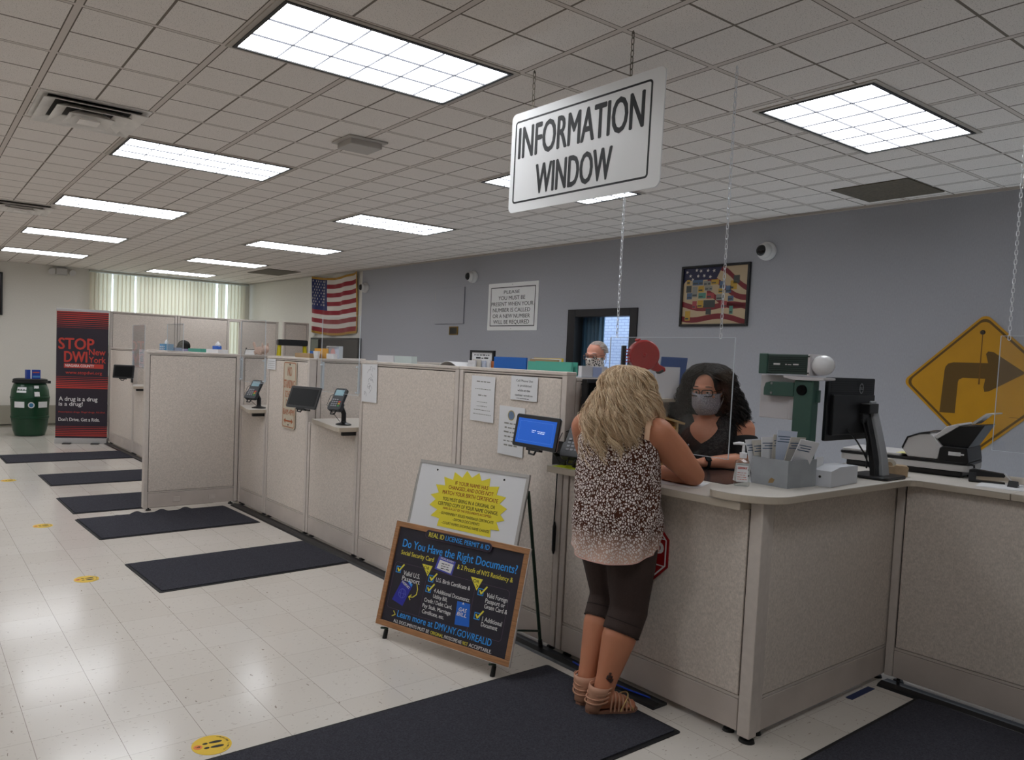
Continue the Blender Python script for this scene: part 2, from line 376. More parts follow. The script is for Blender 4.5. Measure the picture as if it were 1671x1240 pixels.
while x < 1.56:
    gap = {4: .05, 9: .05, 30: .06, 32: .06, 37: .05, 38: .09, 39: .1, 40: .07}.get(k, 0)
    t = r.uniform(-.18, .25) + (0.9 if k in (38, 39, 40) else 0)
    Mx = Matrix.Translation((x, 0, 0)) @ Matrix.Rotation(t, 4, 'Z')
    mb.loft([[Mx @ Vector((-.047 + .094 * j / 6, .008 * math.sin(PI * j / 6), z)) for j in range(7)] + [Mx @ Vector((.047 - .094 * j / 6, .008 * math.sin(PI * j / 6) + .0012, z)) for j in range(7)] for z in (-.062, -2.2)])
    x += .077 + gap; k += 1
part('slats', mb, m, bl)

# ------------------------------------------------------------------ ceiling lights
def diffuser_mat():
    m, nt, b, tc, sp = nodes_mat('lit_diffuser'); L = nt.links
    nt.nodes.remove(b); e = nt.nodes.new('ShaderNodeEmission'); L.new(e.outputs[0], nt.nodes['Material Output'].inputs[0])
    fx = mnode(nt, 'FRACT', mnode(nt, 'DIVIDE', mnode(nt, 'ADD', sp.outputs[0], .6), .2)); fy = mnode(nt, 'FRACT', mnode(nt, 'DIVIDE', mnode(nt, 'ADD', sp.outputs[1], .3), .2))
    dx = mnode(nt, 'SUBTRACT', fx, .62); dy = mnode(nt, 'SUBTRACT', fy, .25)
    d = mnode(nt, 'SQRT', mnode(nt, 'ADD', mnode(nt, 'MULTIPLY', dx, dx), mnode(nt, 'MULTIPLY', mnode(nt, 'MULTIPLY', dy, dy), 1.6)))
    g = mnode(nt, 'MULTIPLY', d, 1.9, True)
    g = mnode(nt, 'POWER', g, 1.5)
    L.new(mixc(nt, g, (0.78, 0.83, 0.93, 1), (0.95, 0.975, 1.0, 1)), e.inputs[0])
    L.new(mnode(nt, 'MULTIPLY', mnode(nt, 'ADD', mnode(nt, 'MULTIPLY', g, .62), .38), LAMP), e.inputs[1])
    return m
dif = diffuser_mat(); trim_m = mat('light_trim', (176, 168, 158), .5); black_m = mat('light_door_black', (22, 22, 24), .4); blade_m = mat('louver_blade', (60, 62, 70), .6)
def ceiling_light(label):
    t = thing('ceiling_light', label, 'ceiling light', group='recessed fluorescent ceiling lights')
    part('trim', MB().frame(-.643, .643, -.3296, .3296, .028, -.006, 0), trim_m, t)
    part('door_frame', MB().frame(-.617, .617, -.307, .307, .017, -.010, 0), black_m, t)
    part('diffuser', MB().box(-.6, .6, -.29, .29, -.004, -.001), dif, t)
    mb = MB()
    for i in range(1, 6): mb.box(-.6 + .2 * i - .0012, -.6 + .2 * i + .002, -.29, .29, -.012, -.0045)
    for j in range(1, 3): mb.box(-.6, .6, -.29 + .1933 * j - .002, -.29 + .1933 * j + .002, -.012, -.0045)
    part('louver', mb, blade_m, t)
    return t
proto = None
LIGHTS = [(1.294, 3.010, 'large fluorescent light at the top of the photo, nearest of its row'), (1.294, 5.645, 'fluorescent light just beyond the big square vent, second of the left row'),
          (1.294, 8.29, 'fluorescent light beside the far small vent, third of the left row'), (1.294, 10.95, 'slim fluorescent light second to last toward the green barrel wall'), (1.294, 13.58, 'slim fluorescent light above the emergency lamp, farthest of the left row'),
          (3.93, 1.93, 'square looking fluorescent light at upper right over the yellow road sign'), (3.868, 4.345, 'fluorescent light half hidden behind the information window sign'), (3.868, 6.955, 'fluorescent light over the counter, first one beyond the hanging sign'),
          (3.868, 9.61, 'fluorescent light near the flag, second one beyond the hanging sign'), (3.868, 12.28, 'small far fluorescent light, second to last before the vertical blinds'), (3.868, 14.85, 'tiny far fluorescent light right above the vertical blinds'),
          (-1.28, 5.645, None), (-1.28, 8.29, None), (-1.28, 10.95, None), (-1.28, 13.4, None), (-1.28, 3.010, None), (-3.85, 4.3, None), (-3.85, 9.61, None), (-3.85, 13.4, None), (1.294, .36, None)]
for X, Y, lab in LIGHTS:
    if proto is None: o = proto = ceiling_light(lab)
    else: o = copy_tree(proto); o['label'] = lab or 'fluorescent ceiling light over the waiting area, out of the photo'
    x, y = cf(X + .6096, Y + .3048); o.matrix_world = Matrix.Translation((x, y, HC)) @ Matrix.Rotation(-A, 4, 'Z')

# ------------------------------------------------------------------ ceiling vents, detector, dark panels
vent_w = mat('vent_painted_steel', (226, 221, 215), .45, noise=(5, .15)); vent_d = mat('vent_dark', (58, 55, 52), .8)
def air_vent(label, x, y, s=.62):
    t = thing('air_vent', label, 'air vent', (x, y, HC), -A, 'square ceiling air diffusers')
    part('flange', MB().frame(-s / 2, s / 2, -s / 2, s / 2, .045, -.008, -.001), vent_w, t)
    part('throat', MB().box(-s / 2 + .045, s / 2 - .045, -s / 2 + .045, s / 2 - .045, -.004, -.001), vent_d, t)
    for i, k in enumerate((.47, .34, .21)):
        mb = MB(); a = s * k; b_ = a - .075; z0, z1 = -.004, -.034 - .010 * i
        rings = [[(sx * q, sy * q, z) for sx, sy in ((-1, -1), (1, -1), (1, 1), (-1, 1))] for q, z in ((a, z1), (b_, z0))]
        mb.loft([rings[0], rings[1]], False)
        o = part('cone', mb, vent_w, t); so = o.modifiers.new('s', 'SOLIDIFY'); so.thickness = .004
    part('core', MB().box(-.06, .06, -.06, .06, -.066, -.058), vent_w, t)
    return t
air_vent('large square ceiling vent with stepped cones at upper left', -1.955, 3.50)
air_vent('far square ceiling vent cut by the left edge of the photo', -1.79, 7.58)
solo('ceiling_speaker', 'small flat white square plate on the ceiling beyond the hanging sign', 'ceiling speaker', MB().box(-.12, .12, -.1, .1, -.05, -.001).box(-.15, .15, -.13, .13, -.014, -.001), mat('speaker_white', (176, 170, 164), .5), (-.37, 2.85, HC), -A, bevel=.006)
dp = mat('dark_return_grille', (98, 90, 78), .8, noise=(60, .2))
solo('return_grille', 'dark ceiling return panel near the right wall above the wall camera', 'ceiling grille', MB().box(-.31, .31, -.28, .28, -.008, -.001), dp, (3.35, 1.07, HC), -A, 'dark return panels')
solo('return_grille', 'dark ceiling return panel above the american flag', 'ceiling grille', MB().box(-.31, .31, -.5, .5, -.008, -.001), dp, (2.85, 11.4, HC), -A, 'dark return panels')
# ================================================================== COUNTER PANELS
def fabric(name, col):
    m, nt, b, tc, sp = nodes_mat(name); L = nt.links; c = lin(*col)
    n1 = noise(nt, tc.outputs['Object'], 70, 4, .7); n2 = noise(nt, tc.outputs['Object'], 2.2, 3)
    mp = nt.nodes.new('ShaderNodeMapping'); mp.inputs['Scale'].default_value = (1, 1, .35); L.new(tc.outputs['Object'], mp.inputs[0])
    n3 = noise(nt, mp.outputs[0], 230, 2)
    f = mnode(nt, 'ADD', mnode(nt, 'MULTIPLY', n1, .55), mnode(nt, 'MULTIPLY', n3, .45))
    r = nt.nodes.new('ShaderNodeValToRGB'); r.color_ramp.elements[0].position = .36; r.color_ramp.elements[1].position = .64
    r.color_ramp.elements[0].color = tuple(x * .79 for x in c[:3]) + (1,); r.color_ramp.elements[1].color = tuple(min(1, x * 1.15) for x in c[:3]) + (1,)
    L.new(f, r.inputs[0])
    L.new(mixc(nt, mnode(nt, 'MULTIPLY', n2, .25), r.outputs[0], tuple(x * .8 for x in c[:3]) + (1,)), b.inputs['Base Color'])
    b.inputs['Roughness'].default_value = .95; b.inputs['Specular IOR Level'].default_value = .1
    bp = nt.nodes.new('ShaderNodeBump'); bp.inputs['Strength'].default_value = .3; bp.inputs['Distance'].default_value = .003
    L.new(f, bp.inputs['Height']); L.new(bp.outputs[0], b.inputs['Normal']); return m
fab = fabric('panel_fabric', (217, 206, 196))
steel = mat('panel_steel', (204, 194, 186), .5, noise=(30, .05)); seam_m = mat('panel_gap', (60, 54, 50), .8); foot_m = mat('foot_black', (25, 25, 25), .5)
kick_m = mat('kick_plate', (196, 185, 177), .45, noise=(4, .08))
def cubicle_panel(label, p0, p1, h, t=.07, cap=True, kick=True, posts=(1, 1), base=.03, plates=()):
    """upholstered partition; its visible face runs from p0 to p1, the thickness lies to the left of that direction"""
    d = Vector((p1[0] - p0[0], p1[1] - p0[1], 0)); Lg = d.length
    r = thing('cubicle_panel', label, 'partition panel', (p0[0], p0[1], 0), math.atan2(d.y, d.x))
    pw = .042; kt = .17 if kick else base
    a, b = (pw if posts[0] else .004), (Lg - pw if posts[1] else Lg - .004); top = h - (.035 if cap else -.003)
    part('core', MB().box(.006, Lg - .006, .012, t - .012, base + .004, h - (.004 if cap else .001)), seam_m, r)
    part('fabric_panel', MB().box(a + .004, b - .004, .004, t - .004, kt + .018, top - .004), fab, r, bevel=.004)
    part('rail', MB().box(a, b, .007, t - .007, kt + .003, kt + .016), steel, r)
    if kick: part('kick_plate', MB().box(a, b, .004, t - .004, base, kt), kick_m, r, bevel=.003)
    if posts[0]: part('post', MB().box(.002, pw - .002, 0, t, base, h - (.02 if cap else 0)), steel, r, bevel=.003)
    if posts[1]: part('post', MB().box(Lg - pw + .002, Lg - .002, 0, t, base, h - (.02 if cap else 0)), steel, r, bevel=.003)
    if cap: part('top_cap', MB().box(0, Lg, -.003, t + .003, h - .02, h).box(.004, Lg - .004, .002, t - .002, h - .033, h - .022), steel, r, bevel=.004)
    for x in (.06, Lg - .06): part('foot', MB().cyl((x, t / 2, 0), (x, t / 2, .012), .026, .022).cyl((x, t / 2, .012), (x, t / 2, base + .004), .008), foot_m, r, smooth=True)
    for x in plates: part('outlet_cover', MB().box(x - .035, x + .035, -.001, .004, kt * .42, kt * .42 + .05), steel, r, bevel=.003)
    return r
H = 1.555
cubicle_panel('tall grey fabric panel behind the blue screen tablet, right end of the high row', (0, 2.115), (0, 1.165), H)
cubicle_panel('wide tall grey fabric panel behind the easel, with one sheet at its far corner', (0, 3.36), (0, 2.12), H)
cubicle_panel('low grey panel under the small shelf right of the no standing sign', (0, 4.22), (0, 3.365), 1.0, cap=False)
cubicle_panel('tall grey fabric panel carrying the no standing sign', (0, 5.11), (0, 4.225), H)
cubicle_panel('low grey panel under the shelf in the inner corner, left of the no standing sign', (0, 5.775), (0, 5.115), 1.0, cap=False)
cubicle_panel('grey panel jutting into the hall across the row of mats', (-.95, 5.78), (.0, 5.78), H, plates=(.32, .68))
cubicle_panel('inner divider panel seen through the acrylic screen right of the no standing sign', (.075, 4.222), (1.5, 4.222), H)
cubicle_panel('inner divider panel seen through the acrylic screen left of the no standing sign', (.005, 5.782), (1.5, 5.782), H)
cubicle_panel('grey divider panel behind the red ticket dispenser', (.075, 1.17), (1.25, 1.17), H - .03)
cubicle_panel('far grey panel hidden behind the jutting panel', (0, 9.18), (0, 5.86), H)
cubicle_panel('far low grey panel under the shelf nearest the banner', (0, 9.87), (0, 9.19), 1.0, cap=False)
cubicle_panel('far tall grey panel next to the banner with a black tablet on it', (0, 11.28), (0, 9.88), H)
HB = 2.14
cubicle_panel('extra tall far panel with its free edge beside the banner', (.0, 11.3), (1.08, 11.3), HB)
cubicle_panel('extra tall far panel in front of the vertical blinds, second from the banner', (1.085, 11.3), (2.0, 11.3), HB)
cubicle_panel('extra tall far panel right of the bright gap under the blinds', (2.19, 11.3), (2.93, 11.3), HB)
solo('panel_rail', 'grey rail bridging the bright gap between the extra tall far panels', 'rail', MB().box(1.99, 2.2, 11.302, 11.37, HB - .05, HB), steel, bevel=.004)
cubicle_panel('brownish far panel behind the yellow step ladder', (2.94, 11.1), (3.45, 11.1), HB)
# low information counter
cubicle_panel('long low grey panel in front of the blonde woman with the stop sign', (0, 1.16), (0, .055), 1.0065, cap=False, posts=(1, 0))
solo('corner_post', 'grey square post at the near corner of the counter', 'post', MB().box(-.008, .05, -.008, .05, .02, 1.0445), steel, bevel=.004)
o = part('glide_foot', MB().cyl((.014, .014, 0), (.014, .014, .012), .034, .03).cyl((.014, .014, .012), (.014, .014, .022), .012), foot_m, bpy.data.objects['corner_post'], smooth=True)
cubicle_panel('low grey end panel of the counter under the rounded worktop', (.055, 0), (1.34, 0), 1.0445, cap=False, posts=(1, 0))
cubicle_panel('low grey panel at lower right running out of the photo', (1.27, -.001), (1.27, -2.4), 1.0445, cap=False, posts=(1, 0))

lam = mat('laminate_speckle', (206, 200, 192), .35, noise=(240, .10)); lam_e = mat('laminate_edge', (188, 176, 160), .5)
def worktop(label, poly, z, t=.035):
    r = thing('worktop', label, 'worktop', (0, 0, z))
    part('slab', MB().prism(poly, -t + .003, -.001), lam_e, r, bevel=.004)
    mb = MB(); mb.prism([(x, y) for x, y in poly], -.001, .0005); part('laminate', mb, lam, r)
    return r
worktop('straight pale worktop the blonde woman leans on', [(-.085, 1.205), (-.085, .055), (.10, .055), (.10, .075), (.78, .075), (.78, 1.16), (.075, 1.16), (.075, 1.205)], 1.045, .038)
arc = [(-.1 + .19 - .19 * math.cos(a), -.08 + .19 - .19 * math.sin(a)) for a in [PI / 2 * k / 10 for k in range(11)]]
arc = [(-.1, .135)] + arc[1:]
tip = [(-.1 + .10 - .10 * math.cos(a), .16 + .07 * math.sin(a)) for a in [PI / 2 * k / 6 for k in range(7)]]
worktop('rounded end worktop carrying the grey metal box and the monitor', [(x, y) for x, y in arc] + [(1.18, -.08), (1.205, -.087), (1.222, -.105), (1.23, -.135), (1.23, -.5), (2.0, -.5), (2.0, .42), (.56, .42), (.50, .26), (.2, .24)] + tip[::-1], 1.08, .035)
worktop('worktop at the right edge with the keys', [(1.23, -.503), (1.23, -2.4), (2.0, -2.4), (2.0, -.503)], 1.08, .035)
# supports behind the counter
leg_m = mat('desk_steel', (120, 118, 116), .4, .3)
r = thing('desk_support', 'grey steel support under the worktop on the staff side', 'desk support', (0, 0, 0))
part('leg', MB().box(.70, .74, 1.0, 1.04, 0, 1.006), leg_m, r); part('leg', MB().box(.70, .74, .40, .44, 0, 1.006), leg_m, r)
part('leg', MB().box(1.93, 1.97, .35, .39, 0, 1.046), leg_m, r); part('leg', MB().box(1.93, 1.97, -2.3, -2.26, 0, 1.046), leg_m, r)
def shelf(label, y0, y1, t=.035):
    r = thing('transaction_shelf', label, 'shelf', (0, 0, 1.035), group='transaction shelves')
    poly = [(.45, y1), (-.005, y1), (-.16, y0 + .03), (-.16, y0 - .03), (.45, y0 - .03)]
    part('slab', MB().prism([(-.005, y1 - .02), (-.16, y0 + .08), (-.16, y0 + .015), (-.005, y0 + .015)], -t, -.001).prism([(-.005, y1 - .02), (-.005, y0 + .015), (.45, y0 + .015), (.45, y1 - .02)], -t, -.001), lam_e, r, bevel=.003)
    part('laminate', MB().prism([(.45, y1 - .02), (-.005, y1 - .02), (-.16, y0 + .08), (-.16, y0 + .015), (.45, y0 + .015)], -.001, .0006), lam, r)
    part('bracket', MB().box(-.12, -.003, y0 + .03, y0 + .06, -t - .03, -t + .001), foot_m, r)
shelf('pale shelf right of the no standing sign holding a card reader', 3.36, 4.16)
shelf('pale shelf in the inner corner of the panels holding a card reader', 5.11, 5.775)
shelf('far pale shelf next to the banner', 9.19, 9.86)

# acrylic screens
def screen(label, M, wd, ht, z0, t=.005, group=None):
    r = thing('acrylic_screen', label, 'plexiglass screen', M=M, group=group)
    part('sheet', MB().box(0, wd, z0, z0 + ht, -t / 2, t / 2), plexi, r)
    part('edge', MB().frame(-.001, wd + .001, z0 - .001, z0 + ht + .001, .0022, -t / 2 - .0003, t / 2 + .0003), edge_m, r)
    return r
def bay_screen(label, y0, y1, z0, z1):
    r = screen(label, facing_hall(y1, 0, -.02), y1 - y0, z1 - z0, z0)
    for y in (.015, y1 - y0 - .015): part('bracket', MB().box(y - .006, y + .006, 1.30, 1.53, -.020, -.003).box(y - .012, y + .012, 1.30, 1.312, -.003, .012).box(y - .012, y + .012, 1.50, 1.512, -.003, .012), edge_m, r)
bay_screen('clear acrylic screen right of the no standing sign', 3.35, 3.97, 1.285, 1.90)
bay_screen('clear acrylic screen in the inner corner left of the no standing sign', 5.125, 5.735, 1.285, 1.893)
bay_screen('far clear acrylic screen beside the banner', 9.22, 9.845, 1.285, 1.893)
bay_screen('clear acrylic screen standing above the jutting panel', 7.56, 8.2, 1.285, 1.892)
screen('clear acrylic screen hanging on two chains between the two women', facing_hall(1.115, 0, .276), .765, .585, 1.172)
screen('clear acrylic screen at the right edge before the yellow arrow sign', facing_hall(-.30, 0, 1.6), .8, .585, 1.245)

# chains
chrome = mat('chain_zinc', (222, 224, 228), .3, .8); rust = mat('chain_dark', (120, 112, 100), .45, .9)
def chain(label, p, z0, z1, m, s=.0115):
    n = max(3, int((z1 - z0) / (s * 1.62))); st = (z1 - z0) / n; mb = MB()
    for i in range(n):
        zc = z0 + st * (i + .5); ax = Vector((1, 0, 0)) if i % 2 else Vector((0, 1, 0))
        pts = []
        for k in range(10):
            a = 2 * PI * k / 10; cx = math.cos(a) * s * .42; cz = math.sin(a) * s * .42 + (s * .52 if math.sin(a) > 0.01 else -s * .52 if math.sin(a) < -.01 else 0)
            pts.append(Vector((0, 0, cz)) + ax * cx)
        mb.tube(pts, s * .13, 5, True, Matrix.Translation((0, 0, zc)))
    mb.tube([(0, 0, z1 - .01), (0.004, .004, z1), (0, 0, z1 + .006)], s * .13, 5)
    solo('chain', label, 'chain', mb, m, (p[0], p[1], 0), smooth=60)
chain('short dark chain at the left corner of the information window sign', (-.39, 1.116), 2.868, HC - .008, rust, .016)
chain('short dark chain at the right corner of the information window sign', (-.39, .504), 2.83, HC - .008, rust, .016)
chain('long zinc chain right of the sign, holding the acrylic screen', (.276, .43), 1.752, HC - .008, chrome, .0145)
chain('long zinc chain coming down from behind the sign to the acrylic screen', (.276, 1.072), 1.757, HC - .008, chrome, .0145)
chain('long zinc chain at the right edge over the yellow road sign', (1.6, -.335), 1.81, HC - .008, chrome, .0145)

# ------------------------------------------------------------------ floor things
m, nt, b, tc, sp = nodes_mat('mat_pile'); L = nt.links
wv = noise(nt, tc.outputs['Object'], 150, 2, .7)
L.new(mixc(nt, wv, lin(28, 28, 33), lin(86, 86, 94)), b.inputs['Base Color']); b.inputs['Roughness'].default_value = 1; b.inputs['Specular IOR Level'].default_value = .05
bp = nt.nodes.new('ShaderNodeBump'); bp.inputs['Strength'].default_value = .8; bp.inputs['Distance'].default_value = .006; L.new(wv, bp.inputs['Height']); L.new(bp.outputs[0], b.inputs['Normal'])
rub = mat('mat_rubber', (24, 24, 26), .7)
def floor_mat(label, x0, x1, y0, y1, rz=0, wavy=False):
    cx, cy = (x0 + x1) / 2, (y0 + y1) / 2; a, b_ = (x1 - x0) / 2, (y1 - y0) / 2
    t = thing('floor_mat', label, 'mat', (cx, cy, 0), rz, 'dark floor mats')
    part('border', MB().prism(rrect(-a, a, -b_, b_, .015, 3), .0, .004), rub, t)
    if wavy:
        mb = MB(); n = 60
        lo = [(-a + .02 + (2 * a - .04) * i / n, -b_ + .02) for i in range(n + 1)]
        hi = [(-a + .02 + (2 * a - .04) * i / n, b_ - .02) for i in range(n + 1)]
        hz = [.010 + .022 * max(0, math.sin(i * .62)) * (1 if 14 < i < 46 else 0) for i in range(n + 1)]
        vs = []; fs = []
        for i in range(n + 1): vs += [(lo[i][0], lo[i][1], .010), (hi[i][0], hi[i][1] - .12, .010), (hi[i][0], hi[i][1] + .01, hz[i]), (hi[i][0], hi[i][1] + .012, .002), (lo[i][0], lo[i][1], .002)]
        for i in range(n):
            k = 5 * i
            for j in range(5): q = (j + 1) % 5; fs.append((k + j, k + 5 + j, k + 5 + q, k + q))
        mb.add(vs, fs); part('pile', mb, m_mat, t, smooth=50)
    else: part('pile', MB().prism(rrect(-a + .02, a - .02, -b_ + .02, b_ - .02, .01, 3), .003, .010), m_mat, t)
m_mat = m
floor_mat('large dark mat under the blonde woman in the foreground', -2.35, -.16, .228, 1.07, -.012)
floor_mat('dark mat at the lower right corner of the photo', -.45, 1.2, -1.75, -.2)
floor_mat('dark mat in front of the no standing sign, second nearest to the easel', -1.555, -.09, 3.24, 4.02, .035)
floor_mat('dark mat with a rippled edge before the jutting panel', -1.57, -.15, 4.83, 5.69, .03, True)
floor_mat('dark mat just behind the jutting panel', -1.545, -.2, 5.92, 6.78)
floor_mat('dark mat second from the banner', -1.475, -.1, 7.52, 8.36)
floor_mat('farthest dark mat, closest to the red and black banner', -1.68, -.02, 9.45, 10.27)

yel = mat('sticker_yellow', (222, 182, 20), .4); ink = mat('ink_black', (18, 18, 20), .6); orange = mat('sticker_orange', (226, 122, 40), .4)
def foot_poly(c, L_, wd, part_):
    out = []
    for k in range(16):
        a = 2 * PI * k / 16; out.append((c[0] + L_ / 2 * math.cos(a), c[1] + wd / 2 * math.sin(a) * (1 + .15 * math.cos(a))))
    return out
def floor_sticker(label, x, y, rz):
    t = thing('floor_sticker', label, 'floor sticker', group='round social distancing stickers', M=Matrix.Translation((x, y, 0)) @ Matrix.Rotation(rz, 4, 'Z') @ Matrix.Diagonal((.52, .52, 1, 1)))
    part('disc', MB().prism(ngon(40, .152), .0002, .0012), yel, t)
    mb = MB()
    for s in (-1, 1):
        mb.prism(foot_poly((.035, .036 * s), .105, .036, 0), .0012, .0016); mb.prism(foot_poly((-.044, .034 * s), .042, .028, 0), .0012, .0016)
    part('footprints', mb, ink, t)
    part('badge', MB().prism(ngon(24, .034, 0, (-.105, 0)), .0012, .0016), orange, t)
    mb = MB(); write(mb, '6', -.012, .012, -.018, .036, .03, .0020); 
    for i, v in enumerate(mb.v): mb.v[i] = (-.105 - v[1], v[0], v[2])
    for word, a0, a1 in (('SOCIAL', -60, -8), ('DISTANCING', 2, 62)):
        n = len(word)
        for i, ch in enumerate(word):
            a = math.radians(a0 + (a1 - a0) * (i + .5) / n); q = MB(); write(q, ch, -.006, .006, -.006, .013, .03, .0020)
            for v in range(len(q.v)):
                X, Y, Z = q.v[v]; rr = .128 + Y; q.v[v] = (rr * math.cos(a) + X * math.sin(a), -rr * math.sin(-a) - X * math.cos(a), Z)
            mb.add(q.v, q.f)
    part('lettering', mb, ink, t)
floor_sticker('round yellow footprint sticker nearest the camera, beside the big mat', -1.93, 1.18, math.radians(-8))
floor_sticker('round yellow footprint sticker left of the mat in front of the no standing sign', -1.875, 3.749, math.radians(-5))
floor_sticker('round yellow footprint sticker level with the jutting panel', -1.861, 5.539, 0)
floor_sticker('farthest round yellow footprint sticker, at the left edge', -1.815, 8.086, 0)

# black cable raceway on the floor along the panels, blue cable, hanging cord
race = mat('raceway_black', (22, 23, 26), .35)
solo('cable_raceway', 'black rubber cable cover on the floor along the front panels', 'cable cover', MB().prism([(-.098, 0), (-.086, .012), (-.05, .02), (-.02, .014), (.006, .012), (.006, 0)], 0, 5.3, axes((0, 5.72, 0), (1, 0, 0), (0, 0, 1))), race)
solo('cable_raceway', 'black rubber cable cover on the floor along the far panels', 'cable cover', MB().prism([(-.09, 0), (-.08, .012), (-.05, .018), (-.02, .013), (.006, .012), (.006, 0)], 0, 5.3, axes((0, 11.25, 0), (1, 0, 0), (0, 0, 1))), race)
solo('cable_raceway', 'black rubber cable cover along the lower right panel', 'cable cover', MB().prism([(1.15, 0), (1.165, .012), (1.205, .02), (1.24, .014), (1.276, .012), (1.276, 0)], 0, 2.2, axes((0, -.02, 0), (1, 0, 0), (0, 0, 1))), race)
solo('network_cable', 'bright blue cable lying on the black cable cover by the woman', 'cable', MB().tube([(-.045 - .028 * math.sin(k / 20 * PI) , .98 - .5 * k / 20, .024) for k in range(21)], .004, 6), mat('blue_cable', (30, 70, 190), .4), smooth=60)
solo('cable_tape', 'strip of dark blue tape at the foot of the counter end panel', 'tape', MB().box(.86, 1.1, -.035, -.002, .0003, .0025), mat('blue_tape', (30, 44, 86), .5))
cord_m = mat('cord_black', (18, 18, 18), .45)
mb = MB().tube([(-.006, 1.20, 1.09), (-.012, 1.195, 1.0), (-.008, 1.2, .85), (-.01, 1.203, .72), (-.012, 1.195, .60)], .0035, 6)
mb.tube([(-.014, 1.195, .73), (-.014, 1.194, .70), (-.014, 1.193, .57), (-.014, 1.193, .55)], [.004, .010, .010, .004], 8)
solo('power_cord', 'black cord hanging down the panel left of the woman', 'cord', mb, cord_m, smooth=60)

# ------------------------------------------------------------------ easel with two boards
P0 = Vector((-.721, 1.872, .075)); EA = Vector((.2637, -.9646, .002)); EB = Vector((.257, .072, .9636))
EM = axes(P0, EA, EB)
green = mat('easel_green', (44, 66, 54), .4, .2)
e = thing('easel', 'green folding easel holding the two signs in front of the panel', 'easel', M=EM)
for x, zt in ((.06, .88), (.80, .88)):
    part('leg', MB().tube([(x, -.075, -.03), (x, zt, -.03)], .0095, 8), green, e, smooth=60)
    part('rubber_foot', MB().tube([(x, -.078, -.03), (x, -.02, -.03)], [.014, .012], 8), foot_m, e, smooth=60)
def w2e(p): return EM.inverted() @ Vector(p)
for X, Y, xt in ((-.025, 1.23, .80), (-.02, 1.98, .06)):
    f = w2e((X - .012, Y, .004)); t_ = Vector((xt, .885, -.045))
    part('leg', MB().tube([f, t_], .0095, 8), green, e, smooth=60)
    part('rubber_foot', MB().tube([f, f + (t_ - f).normalized() * .06], [.014, .012], 8), foot_m, e, smooth=60)
f1 = w2e((-.03, 1.23, .004)); q1 = f1 + (Vector((.80, .885, -.045)) - f1) * .12
part('brace', MB().tube([q1, (.80, .16, -.03)], .006, 6), green, e, smooth=60)
part('crossbar', MB().tube([(.06, .86, -.033), (.80, .86, -.033)], .008, 6).tube([(.06, .05, -.033), (.80, .05, -.033)], .008, 6), green, e, smooth=60)
part('peg', MB().tube([(.06, -.012, -.04), (.06, -.012, .02)], .006, 6).tube([(.80, -.012, -.04), (.80, -.012, .02)], .006, 6), green, e, smooth=60)

wbm = mat('whiteboard', (214, 214, 216), .4); wbf = mat('whiteboard_frame', (168, 164, 160), .4, .3); star_y = mat('starburst_yellow', (222, 206, 52), .6); red_t = mat('lettering_dark_red', (140, 34, 30), .7)
t = thing('sign_board', 'white board with a yellow starburst behind the chalkboard poster', 'sign', M=EM)
part('board', MB().box(.078, .80, .32, .950, -.0195, -.0125), wbm, t)
part('frame', MB().box(.070, .812, .950, .968, -.021, -.008).box(.796, .814, .32, .950, -.021, -.008).box(.066, .078, .32, .950, -.021, -.010), wbf, t)
part('grommet', MB().prism(ngon(12, .006, 0, (.203, .922)), -.0125, -.0115).prism(ngon(12, .006, 0, (.66, .922)), -.0125, -.0115), ink, t)
burst = [(0.41, 0.94), (0.45, 0.906), (0.493, 0.938), (0.517, 0.897), (0.571, 0.919), (0.575, 0.873), (0.637, 0.881), (0.63, 0.836), (0.693, 0.831), (0.66, 0.791), (0.711, 0.771), (0.677, 0.735), (0.709, 0.708), (0.662, 0.692), (0.689, 0.651), (0.634, 0.648), (0.642, 0.607), (0.278, 0.61), (0.284, 0.652), (0.22, 0.659), (0.258, 0.699), (0.196, 0.718), (0.232, 0.754), (0.19, 0.776), (0.245, 0.795), (0.214, 0.838), (0.279, 0.84), (0.261, 0.888), (0.326, 0.878), (0.328, 0.923), (0.386, 0.898)]
part('starburst', MB().prism(burst, -.0125, -.010), star_y, t)
kx = .983
def wl(mb, s, x0, x1, y, h, b=.016, z=.0006): write(mb, s, x0 * kx, x1 * kx, y * kx, h, b, z)
zz = -.0094
for q, (s, x0, x1, y, h) in enumerate((('IF YOUR NAME HAS', .353, .581, .868, .021), ('CHANGED, AND DOES NOT', .312, .622, .839, .021), ('MATCH YOUR BIRTH CERTIFICATE', .276, .66, .806, .022), ('HERE IS A LIST OF THE DOCUMENTS ACCEPTED:', .302, .637, .721, .013), ('YOU MUST BRING IN A ORIGINAL OR', .286, .649, .770, .020), ('CERTIFIED COPY OF YOUR NAME CHANGE.', .26, .674, .741, .020), ('- GOVERNMENT ISSUED MARRIAGE CERTIFICATE', .285, .657, .691, .015), ('- DIVORCE DOCUMENTS', .383, .569, .666, .015), ('- COURT PAPERS SHOWING NAME CHANGE', .31, .641, .638, .015))):
    letter(t, red_t if q < 4 else ink, s, x0 * kx, x1 * kx, y * kx, h, .012, zz)

